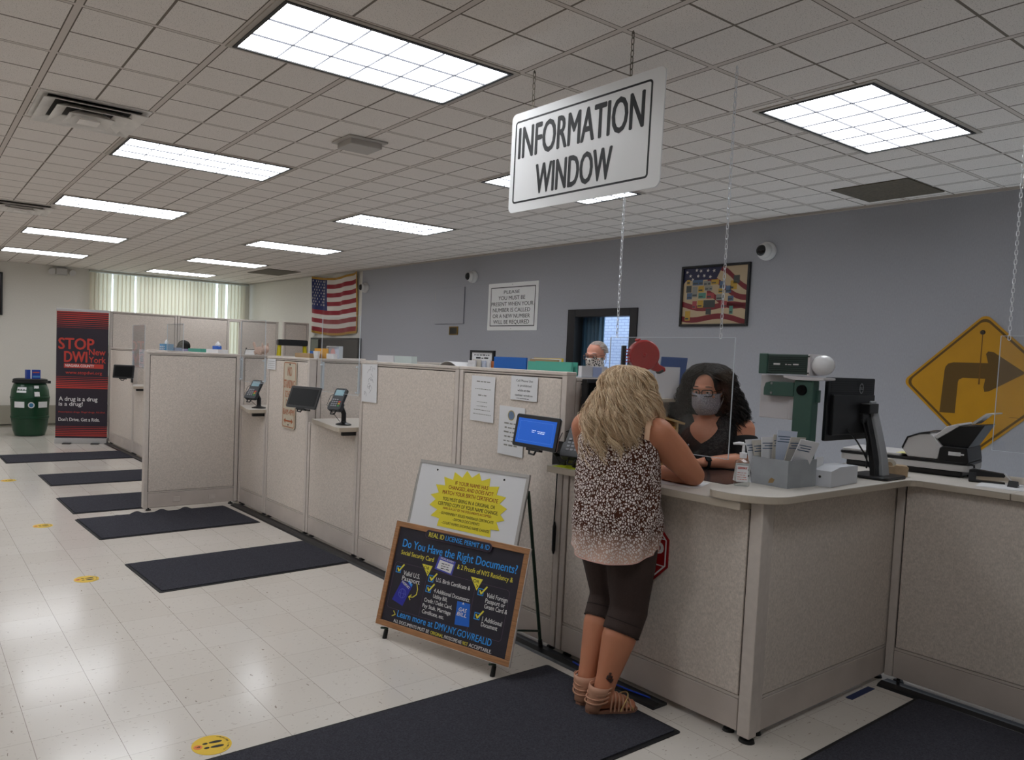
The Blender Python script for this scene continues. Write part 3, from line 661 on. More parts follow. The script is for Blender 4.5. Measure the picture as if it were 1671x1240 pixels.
chalk = mat('chalkboard_print', (34, 30, 42), .55, noise=(14, .12)); wood = mat('oak_frame', (158, 112, 74), .45, noise=(9, .25, (1, 14, 14)))
c_bl = mat('chalk_blue', (52, 152, 232), .7); c_ye = mat('chalk_yellow', (228, 214, 70), .7); c_wh = mat('chalk_white', (224, 222, 222), .7); c_pk = mat('chalk_line', (92, 66, 92), .7); deepblue = mat('passport_blue', (38, 42, 150), .6); gasblue = mat('bill_blue', (28, 100, 200), .6); gold_t = mat('print_gold', (214, 160, 60), .6)
t = thing('poster_board', 'wood framed black chalkboard style poster about documents on the easel', 'poster', M=EM)
PW_, PH_ = .905, .593
part('board', MB().box(.02, PW_ - .02, .02, PH_ - .02, -.007, 0), chalk, t)
mb = MB(); mb.frame(0, PW_, 0, PH_, .031, -.0075, .009); part('frame', mb, wood, t, bevel=.003)
part('frame_edge', MB().frame(-.002, PW_ + .002, -.002, PH_ + .002, .004, -.0065, .0075), mat('frame_white_edge', (214, 208, 202), .5), t)
part('heading_tab', MB().prism(rrect(.232 * kx, .69 * kx, .533, .576, .02), .0, .0098), chalk, t)
def lk(m, s, x0, x1, y, h, b=.012, z=.0008): return letter(t, m, s, x0 * kx, x1 * kx, y * kx, h, b, z)
letter(t, c_ye, 'REAL ID', .257 * kx, .366 * kx, .541, .026, .01, .0104); letter(t, c_bl, 'LICENSE, PERMIT & ID', .378 * kx, .675 * kx, .541, .026, .008, .0104)
lk(c_ye, 'Social Security Card', .077, .319, .418, .025); lk(c_ye, '& 2 Proofs of NYS Residency &', .486, .849, .414, .025)
letter(t, c_ye, 'ORIGINAL', .388, .474, .0365, .018); letter(t, c_ye, 'NOT', .605, .638, .0365, .018)
for tri in ([(.241, .387), (.314, .387), (.293, .328)], [(.577, .385), (.654, .385), (.628, .322)]): part('or_triangle', MB().prism(tri, 0, .0007), c_ye, t)
mb = MB(); stroke(mb, [(.232, .272), (.244, .245), (.243, .215), (.222, .196), (.195, .192)], .0045, 0, .0007); stroke(mb, [(.208, .206), (.193, .192), (.206, .178)], .004, 0, .0007); part('chalk_arrow', mb, c_ye, t)
mb = MB(); stroke(mb, [(.108, .095), (.125, .078), (.103, .066)], .004, 0, .0007); part('chalk_arrow', mb, c_ye, t)
CK = [(.069, .329), (.312, .326), (.309, .267), (.653, .326), (.658, .2)]
for cx_, cy_ in CK:
    cx_ *= kx; cy_ *= kx; mb = MB(); mb.frame(cx_ - .004, cx_ + .032, cy_ - .018, cy_ + .018, .004, 0, .0008); bx = part('check_box', mb, c_bl, t)
    mb = MB(); stroke(mb, [(cx_ + .008, cy_ + .006), (cx_ + .018, cy_ - .008), (cx_ + .047, cy_ + .032)], .008, .0, .0016); part('tick', mb, c_ye, bx)
lk(c_bl, 'Do You Have the Right Documents?', .075, .864, .462, .045, .016)
for s, x0, x1 in (('Learn more at', .141, .40), ('DMV.NY.GOV/REALID', .415, .791)): lk(c_bl, s, x0, x1, .072, .036, .014)
for s, x0, x1, y, h in (('Valid U.S.', .124, .248, .306, .026), ('Passport', .122, .254, .276, .026), ('U.S. Birth Certificate &', .362, .597, .318, .022), ('4 Additional Documents:', .363, .608, .258, .022), ('Utility Bill,', .365, .464, .228, .021), ('Credit / Debit Card,', .309, .504, .196, .021), ('Pay Stub, Marriage', .305, .503, .164, .021), ('Certificate, etc.', .31, .464, .132, .021), ('Valid Foreign', .708, .839, .308, .023), ('Passport or', .706, .83, .279, .023), ('Green Card &', .706, .85, .25, .023), ('1 Additional', .708, .831, .184, .023), ('Document', .707, .81, .156, .023)): lk(c_wh, s, x0, x1, y, h)
for s, x0, x1 in (('ALL DOCUMENTS MUST BE', .122, .378), ('. PHOTOCOPIES ARE', .476, .598), ('ACCEPTABLE.', .645, .787)): letter(t, c_wh, s, x0, x1, .0365, .018)
letter(t, c_wh, 'PASSPORT', .124, .190, .258, .014, .02, .0016, rot=-.42)
letter(t, c_wh, 'GAS', .539, .590, .196, .02, .02, .0016, slant=.2); letter(t, c_wh, 'BILL', .534, .598, .172, .02, .02, .0016, slant=.2); part('flame_mark', MB().prism([(.555, .232), (.562, .246), (.57, .232), (.562, .236)], .0006, .0012), c_wh, t)
part('passport_edge', MB().prism([(.166, .27), (.198, .247), (.203, .262), (.172, .28)], 0, .0006), c_bl, t)
mb = MB().prism([(.123, .272), (.204, .255), (.162, .134), (.079, .153)], 0, .0005)
part('passport_print', mb, deepblue, t)
mb = MB(); stroke(mb, [(.143 + .026 * math.cos(a), .2 + .026 * math.sin(a)) for a in [2 * PI * k / 16 for k in range(17)]], .002, 0, .0012); stroke(mb, [(.117, .2), (.169, .2)], .002, 0, .0012); stroke(mb, [(.143 + .012 * math.cos(a), .2 + .026 * math.sin(a)) for a in [2 * PI * k / 16 for k in range(17)]], .002, 0, .0012)
part('globe_print', mb, mat('globe_line', (96, 104, 200), .6), t)
part('bill_print', MB().prism([(.521, .243), (.605, .246), (.625, .131), (.532, .122)], 0, .0005), gasblue, t)
mb = MB().prism([(.345, .452), (.463, .44), (.452, .365), (.330, .377)], 0, .0006); part('card_print', mb, mat('card_border_blue', (70, 76, 170), .6), t)
part('card_paper', MB().prism([(.355, .432), (.452, .423), (.442, .373), (.344, .384)], .0006, .0011), c_wh, t)
mb = MB(); write(mb, 'SOCIAL SECURITY', .356, .452, .439, .010, .02, .0013, rot=-.1); [scribble(mb, .375, .425, .41 - .012 * i, .006, .0016, i) for i in range(3)]; part('card_lettering', mb, c_wh, t)
mb = MB(); [scribble(mb, .372, .428, .412 - .013 * i, .006, .0018, i) for i in range(3)]; write(mb, 'OR', .258, .297, .362, .018, .012, .0014); write(mb, 'OR', .596, .636, .36, .018, .012, .0014); stroke(mb, [(.284, .355), (.294, .349), (.286, .341)], .003, 0, .0014); stroke(mb, [(.62, .352), (.632, .346), (.624, .337)], .003, 0, .0014); part('dark_lettering', mb, ink, t)
mb = MB(); ring2d(mb, rrect(.05, .83, .105, .365, .02), rrect(.0515, .8285, .1065, .3635, .0185), 0, .0004)
for x_, a_ in ((.287, 0), (.615, 0)): mb.box(x_, x_ + .0015, .105, .33, 0, .0004)
ring2d(mb, rrect(.228, .678, .530, .578, .022), rrect(.2295, .6765, .5315, .5765, .0205), .009, .0101)
part('chalk_outline', mb, c_pk, t)
# ================================================================== HANGING SIGN
sign_w = mat('sign_white', (226, 226, 226), .3); 
t = thing('hanging_sign', 'large white INFORMATION WINDOW sign hanging from two chains', 'sign', M=facing_hall(1.264, 2.361, -.39) @ Matrix.Rotation(math.radians(-.4), 4, 'Z'))
SW, SH = .943, .497
part('board', MB().prism(rrect(0, SW, 0, SH, .03), -.003, .003), sign_w, t)
mb = MB(); ring2d(mb, rrect(.028, SW - .062, .045, SH - .04, .018), rrect(.037, SW - .071, .054, SH - .049, .010), .0025, .0036); part('border', mb, ink, t)
letter(t, ink, 'INFORMATION', .054, .845, .268, .155, .022, .0036)
letter(t, ink, 'WINDOW', .19, .68, .075, .145, .024, .0036)

# ================================================================== ON THE RIGHT WALL (local frame: X runs toward the camera along the wall, Y up)
def on_wall(y, z, off=0.0): return WM @ axes((-off, y, z), (0, -1, 0), (0, 0, 1))
gold_f = mat('flag_fringe', (168, 126, 44), .7, noise=(60, .25)); f_red = mat('flag_red', (138, 30, 44), .7); f_wh = mat('flag_white', (206, 198, 190), .7); f_bl = mat('flag_blue', (34, 42, 92), .7)
t = thing('flag', 'american flag with gold fringe pinned high on the pale wall', 'flag', M=on_wall(11.29, 1.99, .03))
FW, FH = 1.60, 1.04; N_, M_ = 40, 26
def fpt(u, v):     # u 0..1 along, v 0 bottom..1 top
    x = u * FW; z = v * FH - .07 * math.sin(PI * u) * (0.6 + .4 * v) * (v > .5) - .055 * math.sin(PI * u) * (v <= .5) + (-.02 * u * (1 - v))
    d = .018 * math.sin(u * 17 + v * 2.0) + .012 * math.sin(u * 31 - v * 4)
    return (x, z, d)
mb = MB(); vs = [fpt(i / N_, j / M_) for j in range(M_ + 1) for i in range(N_ + 1)]
groups = {0: [], 1: [], 2: [], 3: []}
for j in range(M_):
    for i in range(N_):
        q = (j * (N_ + 1) + i, j * (N_ + 1) + i + 1, (j + 1) * (N_ + 1) + i + 1, (j + 1) * (N_ + 1) + i)
        if j == 0 or j == M_ - 1 or i == N_ - 1: k = 3
        elif i < 15 and j >= 11: k = 2
        else: k = 0 if ((j - 1) // 2) % 2 == 0 else 1
        if j == M_ - 1 or (j == M_ - 2 and False): k = 3
        groups[k].append(q)
mb.v = vs
for k in range(4): mb.cur = k; mb._f(groups[k])
part('cloth', mb, [f_red, f_wh, f_bl, gold_f], t, smooth=80)
mb = MB()
for r_ in range(9):
    for c_ in range(6 if r_ % 2 == 0 else 5):
        u = (.028 + .056 * c_ + (.028 if r_ % 2 else 0)) ; v = .93 - .052 * r_
        p = fpt(u, v); mb.prism([(p[0] + a, p[1] + b_) for a, b_ in star(.022)], p[2] + .006, p[2] + .008)
part('stars', mb, f_wh, t)
t2 = t

cam_w = mat('camera_white', (200, 198, 196), .35); cam_k = mat('camera_dome_black', (14, 14, 16), .12)
def wall_camera(label, y, z):
    t = thing('security_camera', label, 'security camera', M=on_wall(y, z), group='round wall cameras')
    part('base', MB().lathe([(.085, 0), (.088, .01), (.085, .045), (.07, .06)], 28), cam_w, t, smooth=50)
    part('shell', MB().ell((0, 0, .065), (.072, .072, .055), 24, 12), cam_w, t, smooth=60)
    part('lens_dome', MB().ell((-.010, 0, .092), (.054, .054, .045), 20, 10), cam_k, t, smooth=60)
wall_camera('round white wall camera close to the flag', 9.44, 2.735)
wall_camera('round white wall camera above the please sign, left of it', 6.62, 2.75)
wall_camera('round white wall camera right of the framed flag picture', 2.30, 2.735)

t = thing('notice_sign', 'white PLEASE YOU MUST BE PRESENT sign on the blue wall', 'sign', M=on_wall(6.285, 2.0, .004))
part('board', MB().prism(rrect(0, .955, 0, .63, .012), -.003, .003), sign_w, t)
mb = MB(); ring2d(mb, rrect(.05, .905, .055, .575, .006), rrect(.061, .894, .066, .564, .004), .0026, .0036); part('border', mb, ink, t)
LN = [('PLEASE', .31, .61, .488, .042), ('YOU MUST BE', .205, .72, .405, .052), ('PRESENT WHEN YOUR', .07, .875, .325, .052), ('NUMBER IS CALLED', .105, .82, .245, .052), ('OR A NEW NUMBER', .105, .82, .165, .052), ('WILL BE REQUIRED', .12, .81, .088, .052)]
for s, a, b_, y, h in LN: letter(t, ink, s, a, b_, y, h, .012, .0036)
part('screw', MB().cyl((.47, .025, .003), (.47, .025, .005), .006).cyl((.47, .605, .003), (.47, .605, .005), .006), alu, t)

# framed picture: flag background with patches of number plates
t = thing('framed_picture', 'black framed picture of coloured plate patches over a waving flag', 'picture', M=on_wall(3.222, 2.03, .0))
Wp, Hp = .765, .62
part('frame', MB().frame(0, Wp, 0, Hp, .024, 0, .03), mat('picture_frame_black', (16, 15, 16), .35), t, bevel=.003)
mb = MB(); mb.cur = 0; mb.box(.02, Wp - .02, .02, Hp - .02, .002, .012)
part('print', mb, mat('print_cream', (178, 158, 128), .35), t)
mb = MB()
for k in range(5):
    lo, hi = [], []
    for i in range(13):
        u = i / 12; x = .30 + u * .44 if k < 3 else .024 + u * .715
        yb = (.52 - .125 * k) - .13 * u * u + .05 * math.sin(u * 5 + k) if k < 3 else (.20 - .125 * (k - 3)) + .03 * math.sin(u * 6 + k) - .05 * u
        lo.append((x, max(.024, yb))); hi.append((x, min(Hp - .024, max(.026, yb + .055))))
    mb.prism(lo + hi[::-1], .012, .0126)
part('stripes', mb, mat('print_red', (112, 26, 34), .35), t)
part('canton', MB().prism([(.024, .44), (.05, .47), (.4, .475), (.46, Hp - .024), (.024, Hp - .024)], .0126, .0131), mat('print_navy', (30, 30, 62), .35), t)
mb = MB(); r = random.Random(5)
for x, y in ((.06, .56), (.1, .52), (.17, .575), (.22, .565), (.30, .565), (.37, .56), (.19, .515), (.26, .515), (.13, .48), (.33, .5)): mb.prism(star(.02, (x, y), a0=r.uniform(0, 2)), .0131, .0136)
part('stars', mb, f_wh, t)
pc = {'ochre': (176, 140, 50), 'slate': (70, 92, 120), 'teal': (74, 124, 112), 'rose': (150, 60, 64), 'grey': (130, 130, 124), 'dark': (58, 62, 60)}
PT = [('ochre', .06, .10, .43, .48), ('slate', .13, .25, .42, .475), ('grey', .26, .34, .41, .46), ('ochre', .345, .43, .42, .47), ('dark', .06, .12, .35, .42), ('slate', .07, .13, .28, .345), ('ochre', .20, .265, .35, .41), ('grey', .275, .36, .36, .405), ('slate', .44, .50, .38, .45), ('teal', .205, .29, .285, .34), ('rose', .30, .385, .28, .335), ('ochre', .43, .49, .33, .375), ('rose', .14, .19, .18, .26), ('ochre', .20, .265, .19, .265), ('dark', .27, .40, .19, .265), ('grey', .41, .50, .26, .32), ('slate', .51, .57, .33, .40), ('ochre', .56, .63, .36, .45), ('rose', .46, .53, .18, .25), ('slate', .54, .60, .25, .30), ('dark', .59, .655, .42, .50), ('teal', .56, .60, .12, .2), ('dark', .30, .36, .12, .18), ('ochre', .06, .12, .06, .16), ('grey', .13, .19, .30, .41)]
for k, a, b_, c_, d_ in PT: part('patch', MB().box(a, b_, c_, d_, .0131, .0138), mat('print_' + k, pc[k], .35), t)
mb = MB(); [scribble(mb, a + .005, b_ - .005, c_ + .012, .022, .0143, int(a * 999)) for k, a, b_, c_, d_ in PT]
part('plate_lettering', mb, mat('print_dark', (40, 38, 40), .4), t)

# yellow road sign
rs = mat('road_sign_yellow', (186, 134, 6), .45, noise=(5, .07)); rb = mat('road_sign_brown', (92, 66, 8), .5)
t = thing('road_sign', 'big yellow diamond right turn road sign on the wall at right', 'sign', M=on_wall(.505, 1.565, .004))
D = .545
def dia(d, r_=.05):
    out = []
    for k in range(4):
        a = PI / 2 * k; c_ = (math.cos(a) * (d - r_ * 1.414), math.sin(a) * (d - r_ * 1.414)); out += [(c_[0] + r_ * math.cos(a - PI / 4 + PI / 2 * j / 6), c_[1] + r_ * math.sin(a - PI / 4 + PI / 2 * j / 6)) for j in range(7)]
    return out
part('plate', MB().prism(dia(D), -.003, .003), rs, t)
mb = MB(); ring2d(mb, dia(D - .022), dia(D - .045), .002, .0036); part('border', mb, rb, t)
ar = [(-.262, -.235), (-.155, -.235), (-.15, .01), (-.145, .03), (-.12, .045), (.03, .045), (.022, -.02), (.03, -.055), (.06, -.05), (.27, .09), (.27, .105), (.07, .25), (.035, .255), (.022, .235), (.04, .165), (-.19, .165), (-.225, .155), (-.243, .13), (-.248, .1)]
part('arrow', MB().prism(ar, .002, .0036), rb, t)
part('bolt', MB().lathe([(.018, .003), (.018, .006), (.012, .012), (.001, .014)], 14, Matrix.Translation((-.01, .40, 0))), mat('bolt_rust', (70, 60, 50), .5, .6), t, smooth=50)
mb = MB().prism([(-.012, .39), (-.006, .39), (-.006, .07), (-.003, .0), (-.014, .0), (-.013, .2)], .0036, .0041); mb.box(.20, .30, -.24, -.237, .003, .0036)
part('rust_streak', mb, mat('rust_stain', (108, 74, 16), .6), t)

solo('wall_plaque', 'small dark plaque with gold edge on the blue wall', 'plaque', MB().box(-.1, .1, -.06, .06, 0, .012), mat('plaque_gold', (120, 96, 46), .35, .5), M=on_wall(7.02, 2.0), bevel=.002)
part('plate', MB().box(-.08, .08, -.045, .045, .011, .0135), mat('plaque_dark', (40, 36, 30), .3), bpy.data.objects['wall_plaque'])
solo('wall_outlet', 'pale blank switch plate high on the blue wall', 'wall plate', MB().box(-.035, .035, -.06, .06, 0, .008), mat('ivory_plate', (170, 166, 158), .4), M=on_wall(7.45, 2.51), bevel=.003)
part('screw', MB().cyl((0, .035, .007), (0, .035, .0095), .004).cyl((0, -.035, .007), (0, -.035, .0095), .004), alu, bpy.data.objects['wall_outlet'])
solo('access_panel', 'flush access panel painted like the blue wall left of the please sign', 'access panel', MB().box(-.42, .25, -.28, .24, 0, .01), blue_paper, M=on_wall(7.05, 2.38), bevel=.002)
part('lip', MB().box(-.42, .25, -.284, -.278, 0, .013).box(.248, .254, -.28, .24, 0, .013), mat('panel_lip', (110, 110, 118), .5), bpy.data.objects['access_panel'])
# dark wall display under the flag
t = thing('wall_display', 'large dark flat display on the pale wall under the flag', 'display', M=on_wall(11.26, 1.22, .0))
part('housing', MB().box(0, 1.72, 0, .66, .0, .06), mat('display_black', (20, 20, 22), .4), t, bevel=.006)
part('screen', MB().box(.03, 1.69, .03, .63, .059, .061), mat('display_glass', (26, 28, 32), .12, coat=.5), t)
# left edge display on far wall, emergency light
t = thing('wall_display', 'dark display cut by the left edge of the photo', 'display', M=axes((-1.95, YF - .002, 2.06), (1, 0, 0), (0, 0, 1)))
part('housing', MB().box(-.3, .77, 0, .78, 0, .06), mat('display_black', (20, 20, 22), .4), t, bevel=.006)
part('screen', MB().box(-.27, .74, .03, .75, .059, .061), mat('display_maroon', (34, 18, 24), .15), t)
t = thing('emergency_light', 'white emergency lamp with two heads at the top of the far wall', 'emergency light', M=axes((-.2, YF - .002, 2.95), (1, 0, 0), (0, 0, 1)))
part('case', MB().box(-.1, .1, -.06, .06, 0, .08), cam_w, t, bevel=.008)
for s in (-1, 1): part('lamp_head', MB().cyl((s * .17, .0, .04), (s * .18, -.02, .13), .05, .06, 16), cam_w, t, smooth=50)

# ================================================================== BARREL, BANNER, PLANT
grn = mat('barrel_green', (20, 62, 40), .3, noise=(3, .2)); lidm = mat('barrel_lid', (26, 28, 28), .5)
BX, BY = -.93, 12.75
t = thing('barrel', 'green plastic barrel with paper labels against the far wall', 'barrel', (BX, BY, 0))
part('body', MB().lathe([(.20, 0), (.235, .012), (.262, .10), (.285, .27), (.287, .30), (.297, .305), (.297, .335), (.287, .34), (.292, .50), (.300, .60), (.298, .63), (.305, .635), (.305, .665), (.296, .67), (.285, .78), (.25, .88), (.225, .905), (.225, .93)], 40), grn, t, smooth=50)
part('lid', MB().lathe([(.23, .90), (.262, .905), (.266, .955), (.25, .965), (.23, .968), (.01, .968)], 40), lidm, t, smooth=40)
part('lid_clamp', MB().lathe([(.262, .895), (.274, .9), (.274, .925), (.262, .93)], 40).box(.255, .31, -.05, -.02, .89, .935), lidm, t, smooth=40)
def wrap(a0, a1, z0, z1, rad):
    mb = MB(); n = 8
    vs = []; 
    for k in range(n + 1):
        a = a0 + (a1 - a0) * k / n; vs += [(rad(z0) * math.cos(a), rad(z0) * math.sin(a), z0), (rad(z1) * math.cos(a), rad(z1) * math.sin(a), z1)]
    mb.add(vs, [(2 * k, 2 * k + 2, 2 * k + 3, 2 * k + 1) for k in range(n)]); return mb
paper = mat('paper_white', (222, 222, 224), .6)
rf = lambda z: .303 if z < .7 else .303 - (z - .7) * .28
ac = math.atan2(-1.7371 - BY, -3.022 - BX)
for a0, a1, z0, z1 in ((-.75, -.2, .74, .83), (.22, .5, .68, .86), (-.85, -.28, .49, .59), (.42, 1.0, .49, .59)):
    q = lambda z: rf(z) + .003
    part('paper_label', wrap(ac + a0, ac + a1, z0, z1, q), paper, t)
part('round_label', MB().prism(ngon(24, .05), 0, .003, axes((.305 * math.cos(ac + .06), .305 * math.sin(ac + .06), .535), (-math.sin(ac), math.cos(ac), 0), (0, 0, 1))), paper, t)
part('round_emblem', MB().prism(ngon(24, .034), .003, .005, axes((.305 * math.cos(ac + .06), .305 * math.sin(ac + .06), .535), (-math.sin(ac), math.cos(ac), 0), (0, 0, 1))), mat('emblem_blue', (60, 120, 160), .5), t)
t = thing('leaflet_box', 'small blue leaflet box standing on the green barrel lid', 'leaflet box', (BX + .03, BY - .05, .969), .25)
part('box', MB().box(-.11, .11, -.04, .04, 0, .15), mat('leaflet_blue', (40, 70, 160), .45), t)
part('spine', MB().box(-.055, -.035, -.043, -.038, 0, .16), paper, t)
part('print', MB().box(-.02, .09, -.042, -.039, .10, .115), mat('print_warm', (190, 90, 70), .5), t)
part('print_band', MB().box(-.02, .1, -.042, -.039, .02, .05), mat('print_cyan', (90, 150, 210), .5), t)

bn_d = mat('banner_print_dark', (44, 36, 48), .5, noise=(50, .1)); bn_r = mat('banner_print_red', (190, 62, 52), .5); silver = mat('banner_silver', (196, 196, 198), .3, .6)
t = thing('banner_stand', 'tall dark pull up banner reading STOP DWI beside the tall far panels', 'banner', M=axes((-.745, 11.52, 0), (.70, -.30, 0), (0, 0, 1)))
BW, B0, B1 = .77, .10, 2.12
part('base', MB().box(-.005, BW + .005, .0, .085, -.1, .05), silver, t, bevel=.006)
part('foot', MB().box(.13, .25, .0, .012, -.1, .14), foot_m, t); part('foot', MB().box(.55, .67, .0, .012, -.1, .14), foot_m, t)
part('sheet', MB().box(0, BW, .085, B1, -.004, .0), bn_d, t)
part('top_rail', MB().box(-.006, BW + .006, B1 - .02, B1 + .02, -.012, .012), silver, t, bevel=.004)
part('pole', MB().cyl((BW / 2, .06, -.04), (BW / 2, B1, -.02), .011), silver, t, smooth=60)
for y0, n, sgn, th in ((2.085, 9, -1, .019), (.88, 7, 1, .019), (.115, 6, 1, .017)):
    mb = MB()
    for k in range(n): y = y0 + sgn * k * .030; h = th * (1 - k / (n + 1)); mb.box(0, BW, y, y + h, 0, .0012)
    part('stripe_band', mb, bn_r, t)
for q in (('STOP', .028, .56, 1.505, .175, .03), ('DWI', .115, .46, 1.30, .17, .03), ('New', .48, .73, 1.42, .10, .02), ('York', .48, .735, 1.295, .10, .02), ('www.stopdwi.org', .14, .68, 1.11, .05, .012)): letter(t, bn_r, *q, .0014)
part('county_bar', MB().box(.115, .70, 1.205, 1.275, 0, .0013), bn_r, t); letter(t, bn_r, 'Prescription drugs. Illegal drugs. Alcohol.', .045, .74, .49, .026, .004, .0014)
for q in (('NIAGARA COUNTY', .135, .56, 1.222, .042, .02), ('A drug is a drug', .045, .62, .68, .065, .02), ('is a drug!', .045, .40, .60, .065, .02), ("Don't Drive. Get a Ride.", .045, .655, .355, .055, .016)): letter(t, c_wh, *q, .0019)

leaf = mat('leaf_green', (62, 96, 50), .45); stem_m = mat('stem_green', (90, 110, 60), .5); pot_m = mat('pot_terracotta', (150, 96, 70), .7)
t = thing('potted_plant', 'leafy potted plant on the far window sill behind the banner', 'plant', (.62, YF - .07, fz0))
part('pot', MB().lathe([(.045, 0), (.065, .1), (.07, .12), (.06, .12), (.055, .1)], 20), pot_m, t, smooth=40)
mb = MB(); ml = MB(); r = random.Random(11)
for k in range(7):
    a = r.uniform(0, 6.28); p = [Vector((0, 0, .1))]
    for j in range(8): p.append(p[-1] + Vector((.022 * math.cos(a) * r.random(), .008 * math.sin(a), .085)))
    mb.tube(p, .004, 5)
    for j in range(2, 9):
        b_ = r.uniform(0, 6.28); d = Vector((math.cos(b_), .35 * math.sin(b_), r.uniform(-.3, .4))).normalized(); s = d.cross(Vector((0, 0, 1))).normalized() * .022
        ml.add([p[j], p[j] + d * .045 + s, p[j] + d * .10, p[j] + d * .045 - s], [(0, 1, 2, 3)])
part('stems', mb, stem_m, t); part('leaves', ml, leaf, t)

# ================================================================== PAPERS AND SIGNS ON THE PANELS
def sheet(label, y, z, wd, ht, rot=0, name='paper_notice'):
    t = thing(name, label, 'paper notice', M=facing_hall(y, z, -.0035) @ Matrix.Rotation(rot, 4, 'Z'))
    part('sheet', MB().box(0, wd, 0, ht, -.0008, .0), paper, t); return t
t = sheet('left printed sheet of the three on the tall panel behind the tablet', 1.985, 1.222, .225, .28, -.01)
mb = MB()
for k, (a, b_, y, h) in enumerate(((.05, .18, .243, .010), (.04, .19, .198, .006), (.07, .15, .158, .009), (.06, .16, .118, .005), (.06, .16, .092, .006), (.035, .19, .068, .006), (.03, .2, .042, .006))): scribble(mb, a, b_, y, h, .0006, k)
part('small_print', mb, mat('print_grey', (90, 90, 94), .7), t)
t = sheet('upper right printed sheet about cell phone use on the tall panel', 1.615, 1.377, .225, .14, -.01)
mb = MB()
for s, a, b_, y in (('Cell Phone Use', .045, .185, .108), ('is prohibited', .06, .175, .080), ('while at the', .06, .165, .052), ('cashier window', .04, .19, .024)): write(mb, s, a, b_, y, .013, .006, .0006)
scribble(mb, .055, .165, .009, .005, .0006, 3); part('lettering', mb, ink, t)
t = sheet('printed sheet with a round seal half hidden by the blue screen tablet', 1.71, 1.045, .222, .29, -.015)
part('seal', MB().prism(ngon(28, .027, 0, (.108, .238)), 0, .0006), mat('seal_blue', (104, 124, 150), .6), t)
mb = MB(); ring2d(mb, ngon(28, .030, 0, (.108, .238)), ngon(28, .025, 0, (.108, .238)), 0, .001); part('seal_ring', mb, mat('seal_gold', (170, 150, 90), .6), t)
mb = MB()
for k in range(6): scribble(mb, .05 + .005 * (k % 2), .17, .185 - .026 * k, .012, .0006, k)
part('small_print', mb, mat('print_grey', (90, 90, 94), .7), t)
t = sheet('white sheet with a faint drawing right of the acrylic screen', 3.325, 1.243, .22, .29, .012)
mb = MB(); r = random.Random(2)
for k in range(14):
    x, y = r.uniform(.05, .17), r.uniform(.05, .26); stroke(mb, [(x + .018 * math.cos(a + k), y + .014 * math.sin(a * 1.3)) for a in [.5 * j for j in range(8)]], .0018)
part('drawing', mb, mat('print_light_grey', (140, 140, 146), .7), t)
t = sheet('small white sheet tucked left of the top of the no standing sign', 5.105, 1.43, .19, .10, -.01)
mb = MB(); [scribble(mb, .02, .17, .075 - .02 * k, .006, .0006, k) for k in range(4)]; part('small_print', mb, mat('print_grey', (90, 90, 94), .7), t)
t = sheet('far white sheet above the black tablet beside the banner', 9.55, 1.30, .24, .25, 0)
mb = MB(); [scribble(mb, .04, .2, .2 - .03 * k, .007, .0006, k) for k in range(6)]; part('small_print', mb, mat('print_grey', (90, 90, 94), .7), t)

ns_w = mat('no_standing_cream', (196, 186, 166), .5, noise=(6, .08)); ns_o = mat('no_standing_rust', (168, 92, 54), .55)
t = thing('no_standing_sign', 'tall worn cream and rust NO STANDING street sign on the panel', 'sign', M=facing_hall(4.735, .905, -.006) @ Matrix.Rotation(-.012, 4, 'Z'))
part('plate', MB().prism(rrect(0, .27, 0, .615, .03), -.003, .002), ns_w, t)
mb = MB(); ring2d(mb, rrect(.012, .258, .012, .603, .024), rrect(.019, .251, .019, .596, .019), .0012, .0028); part('border', mb, ns_o, t)
for s, a, b_, y, h in (('NO', .09, .18, .48, .085), ('STANDING', .025, .245, .37, .075), ('SCHOOL', .05, .22, .285, .06), ('DAYS', .075, .195, .205, .06), ('8AM-4PM', .025, .245, .125, .055)): letter(t, ns_o, s, a, b_, y, h, .016, .0028)
mb = MB().prism([(.04, .07), (.075, .095), (.075, .078), (.195, .078), (.195, .095), (.23, .07), (.195, .045), (.195, .062), (.075, .062), (.075, .045)], .0012, .0028)
part('arrow', mb, ns_o, t)
part('bolt', MB().lathe([(.007, .002), (.007, .005), (.001, .007)], 10, Matrix.Translation((.135, .585, 0))), foot_m, t); part('bolt', MB().lathe([(.007, .002), (.007, .005), (.001, .007)], 10, Matrix.Translation((.135, .035, 0))), foot_m, t)

st_r = mat('stop_red', (150, 18, 22), .4)
t = thing('stop_sign', 'small red octagonal stop sign on the panel behind the woman', 'sign', M=facing_hall(.612, .722, -.006))
def octo(r_): return ngon(8, r_ / math.cos(PI / 8), PI / 8)
part('plate', MB().prism(octo(.16), -.003, .002), st_r, t)
mb = MB(); ring2d(mb, octo(.149), octo(.142), .0015, .0028); mb.box(-.142, .142, .062, .067, .0015, .0028); mb.box(-.142, .142, -.067, -.062, .0015, .0028); part('border', mb, c_wh, t)
letter(t, c_wh, 'STOP', -.135, .135, -.047, .095, .03, .0028)
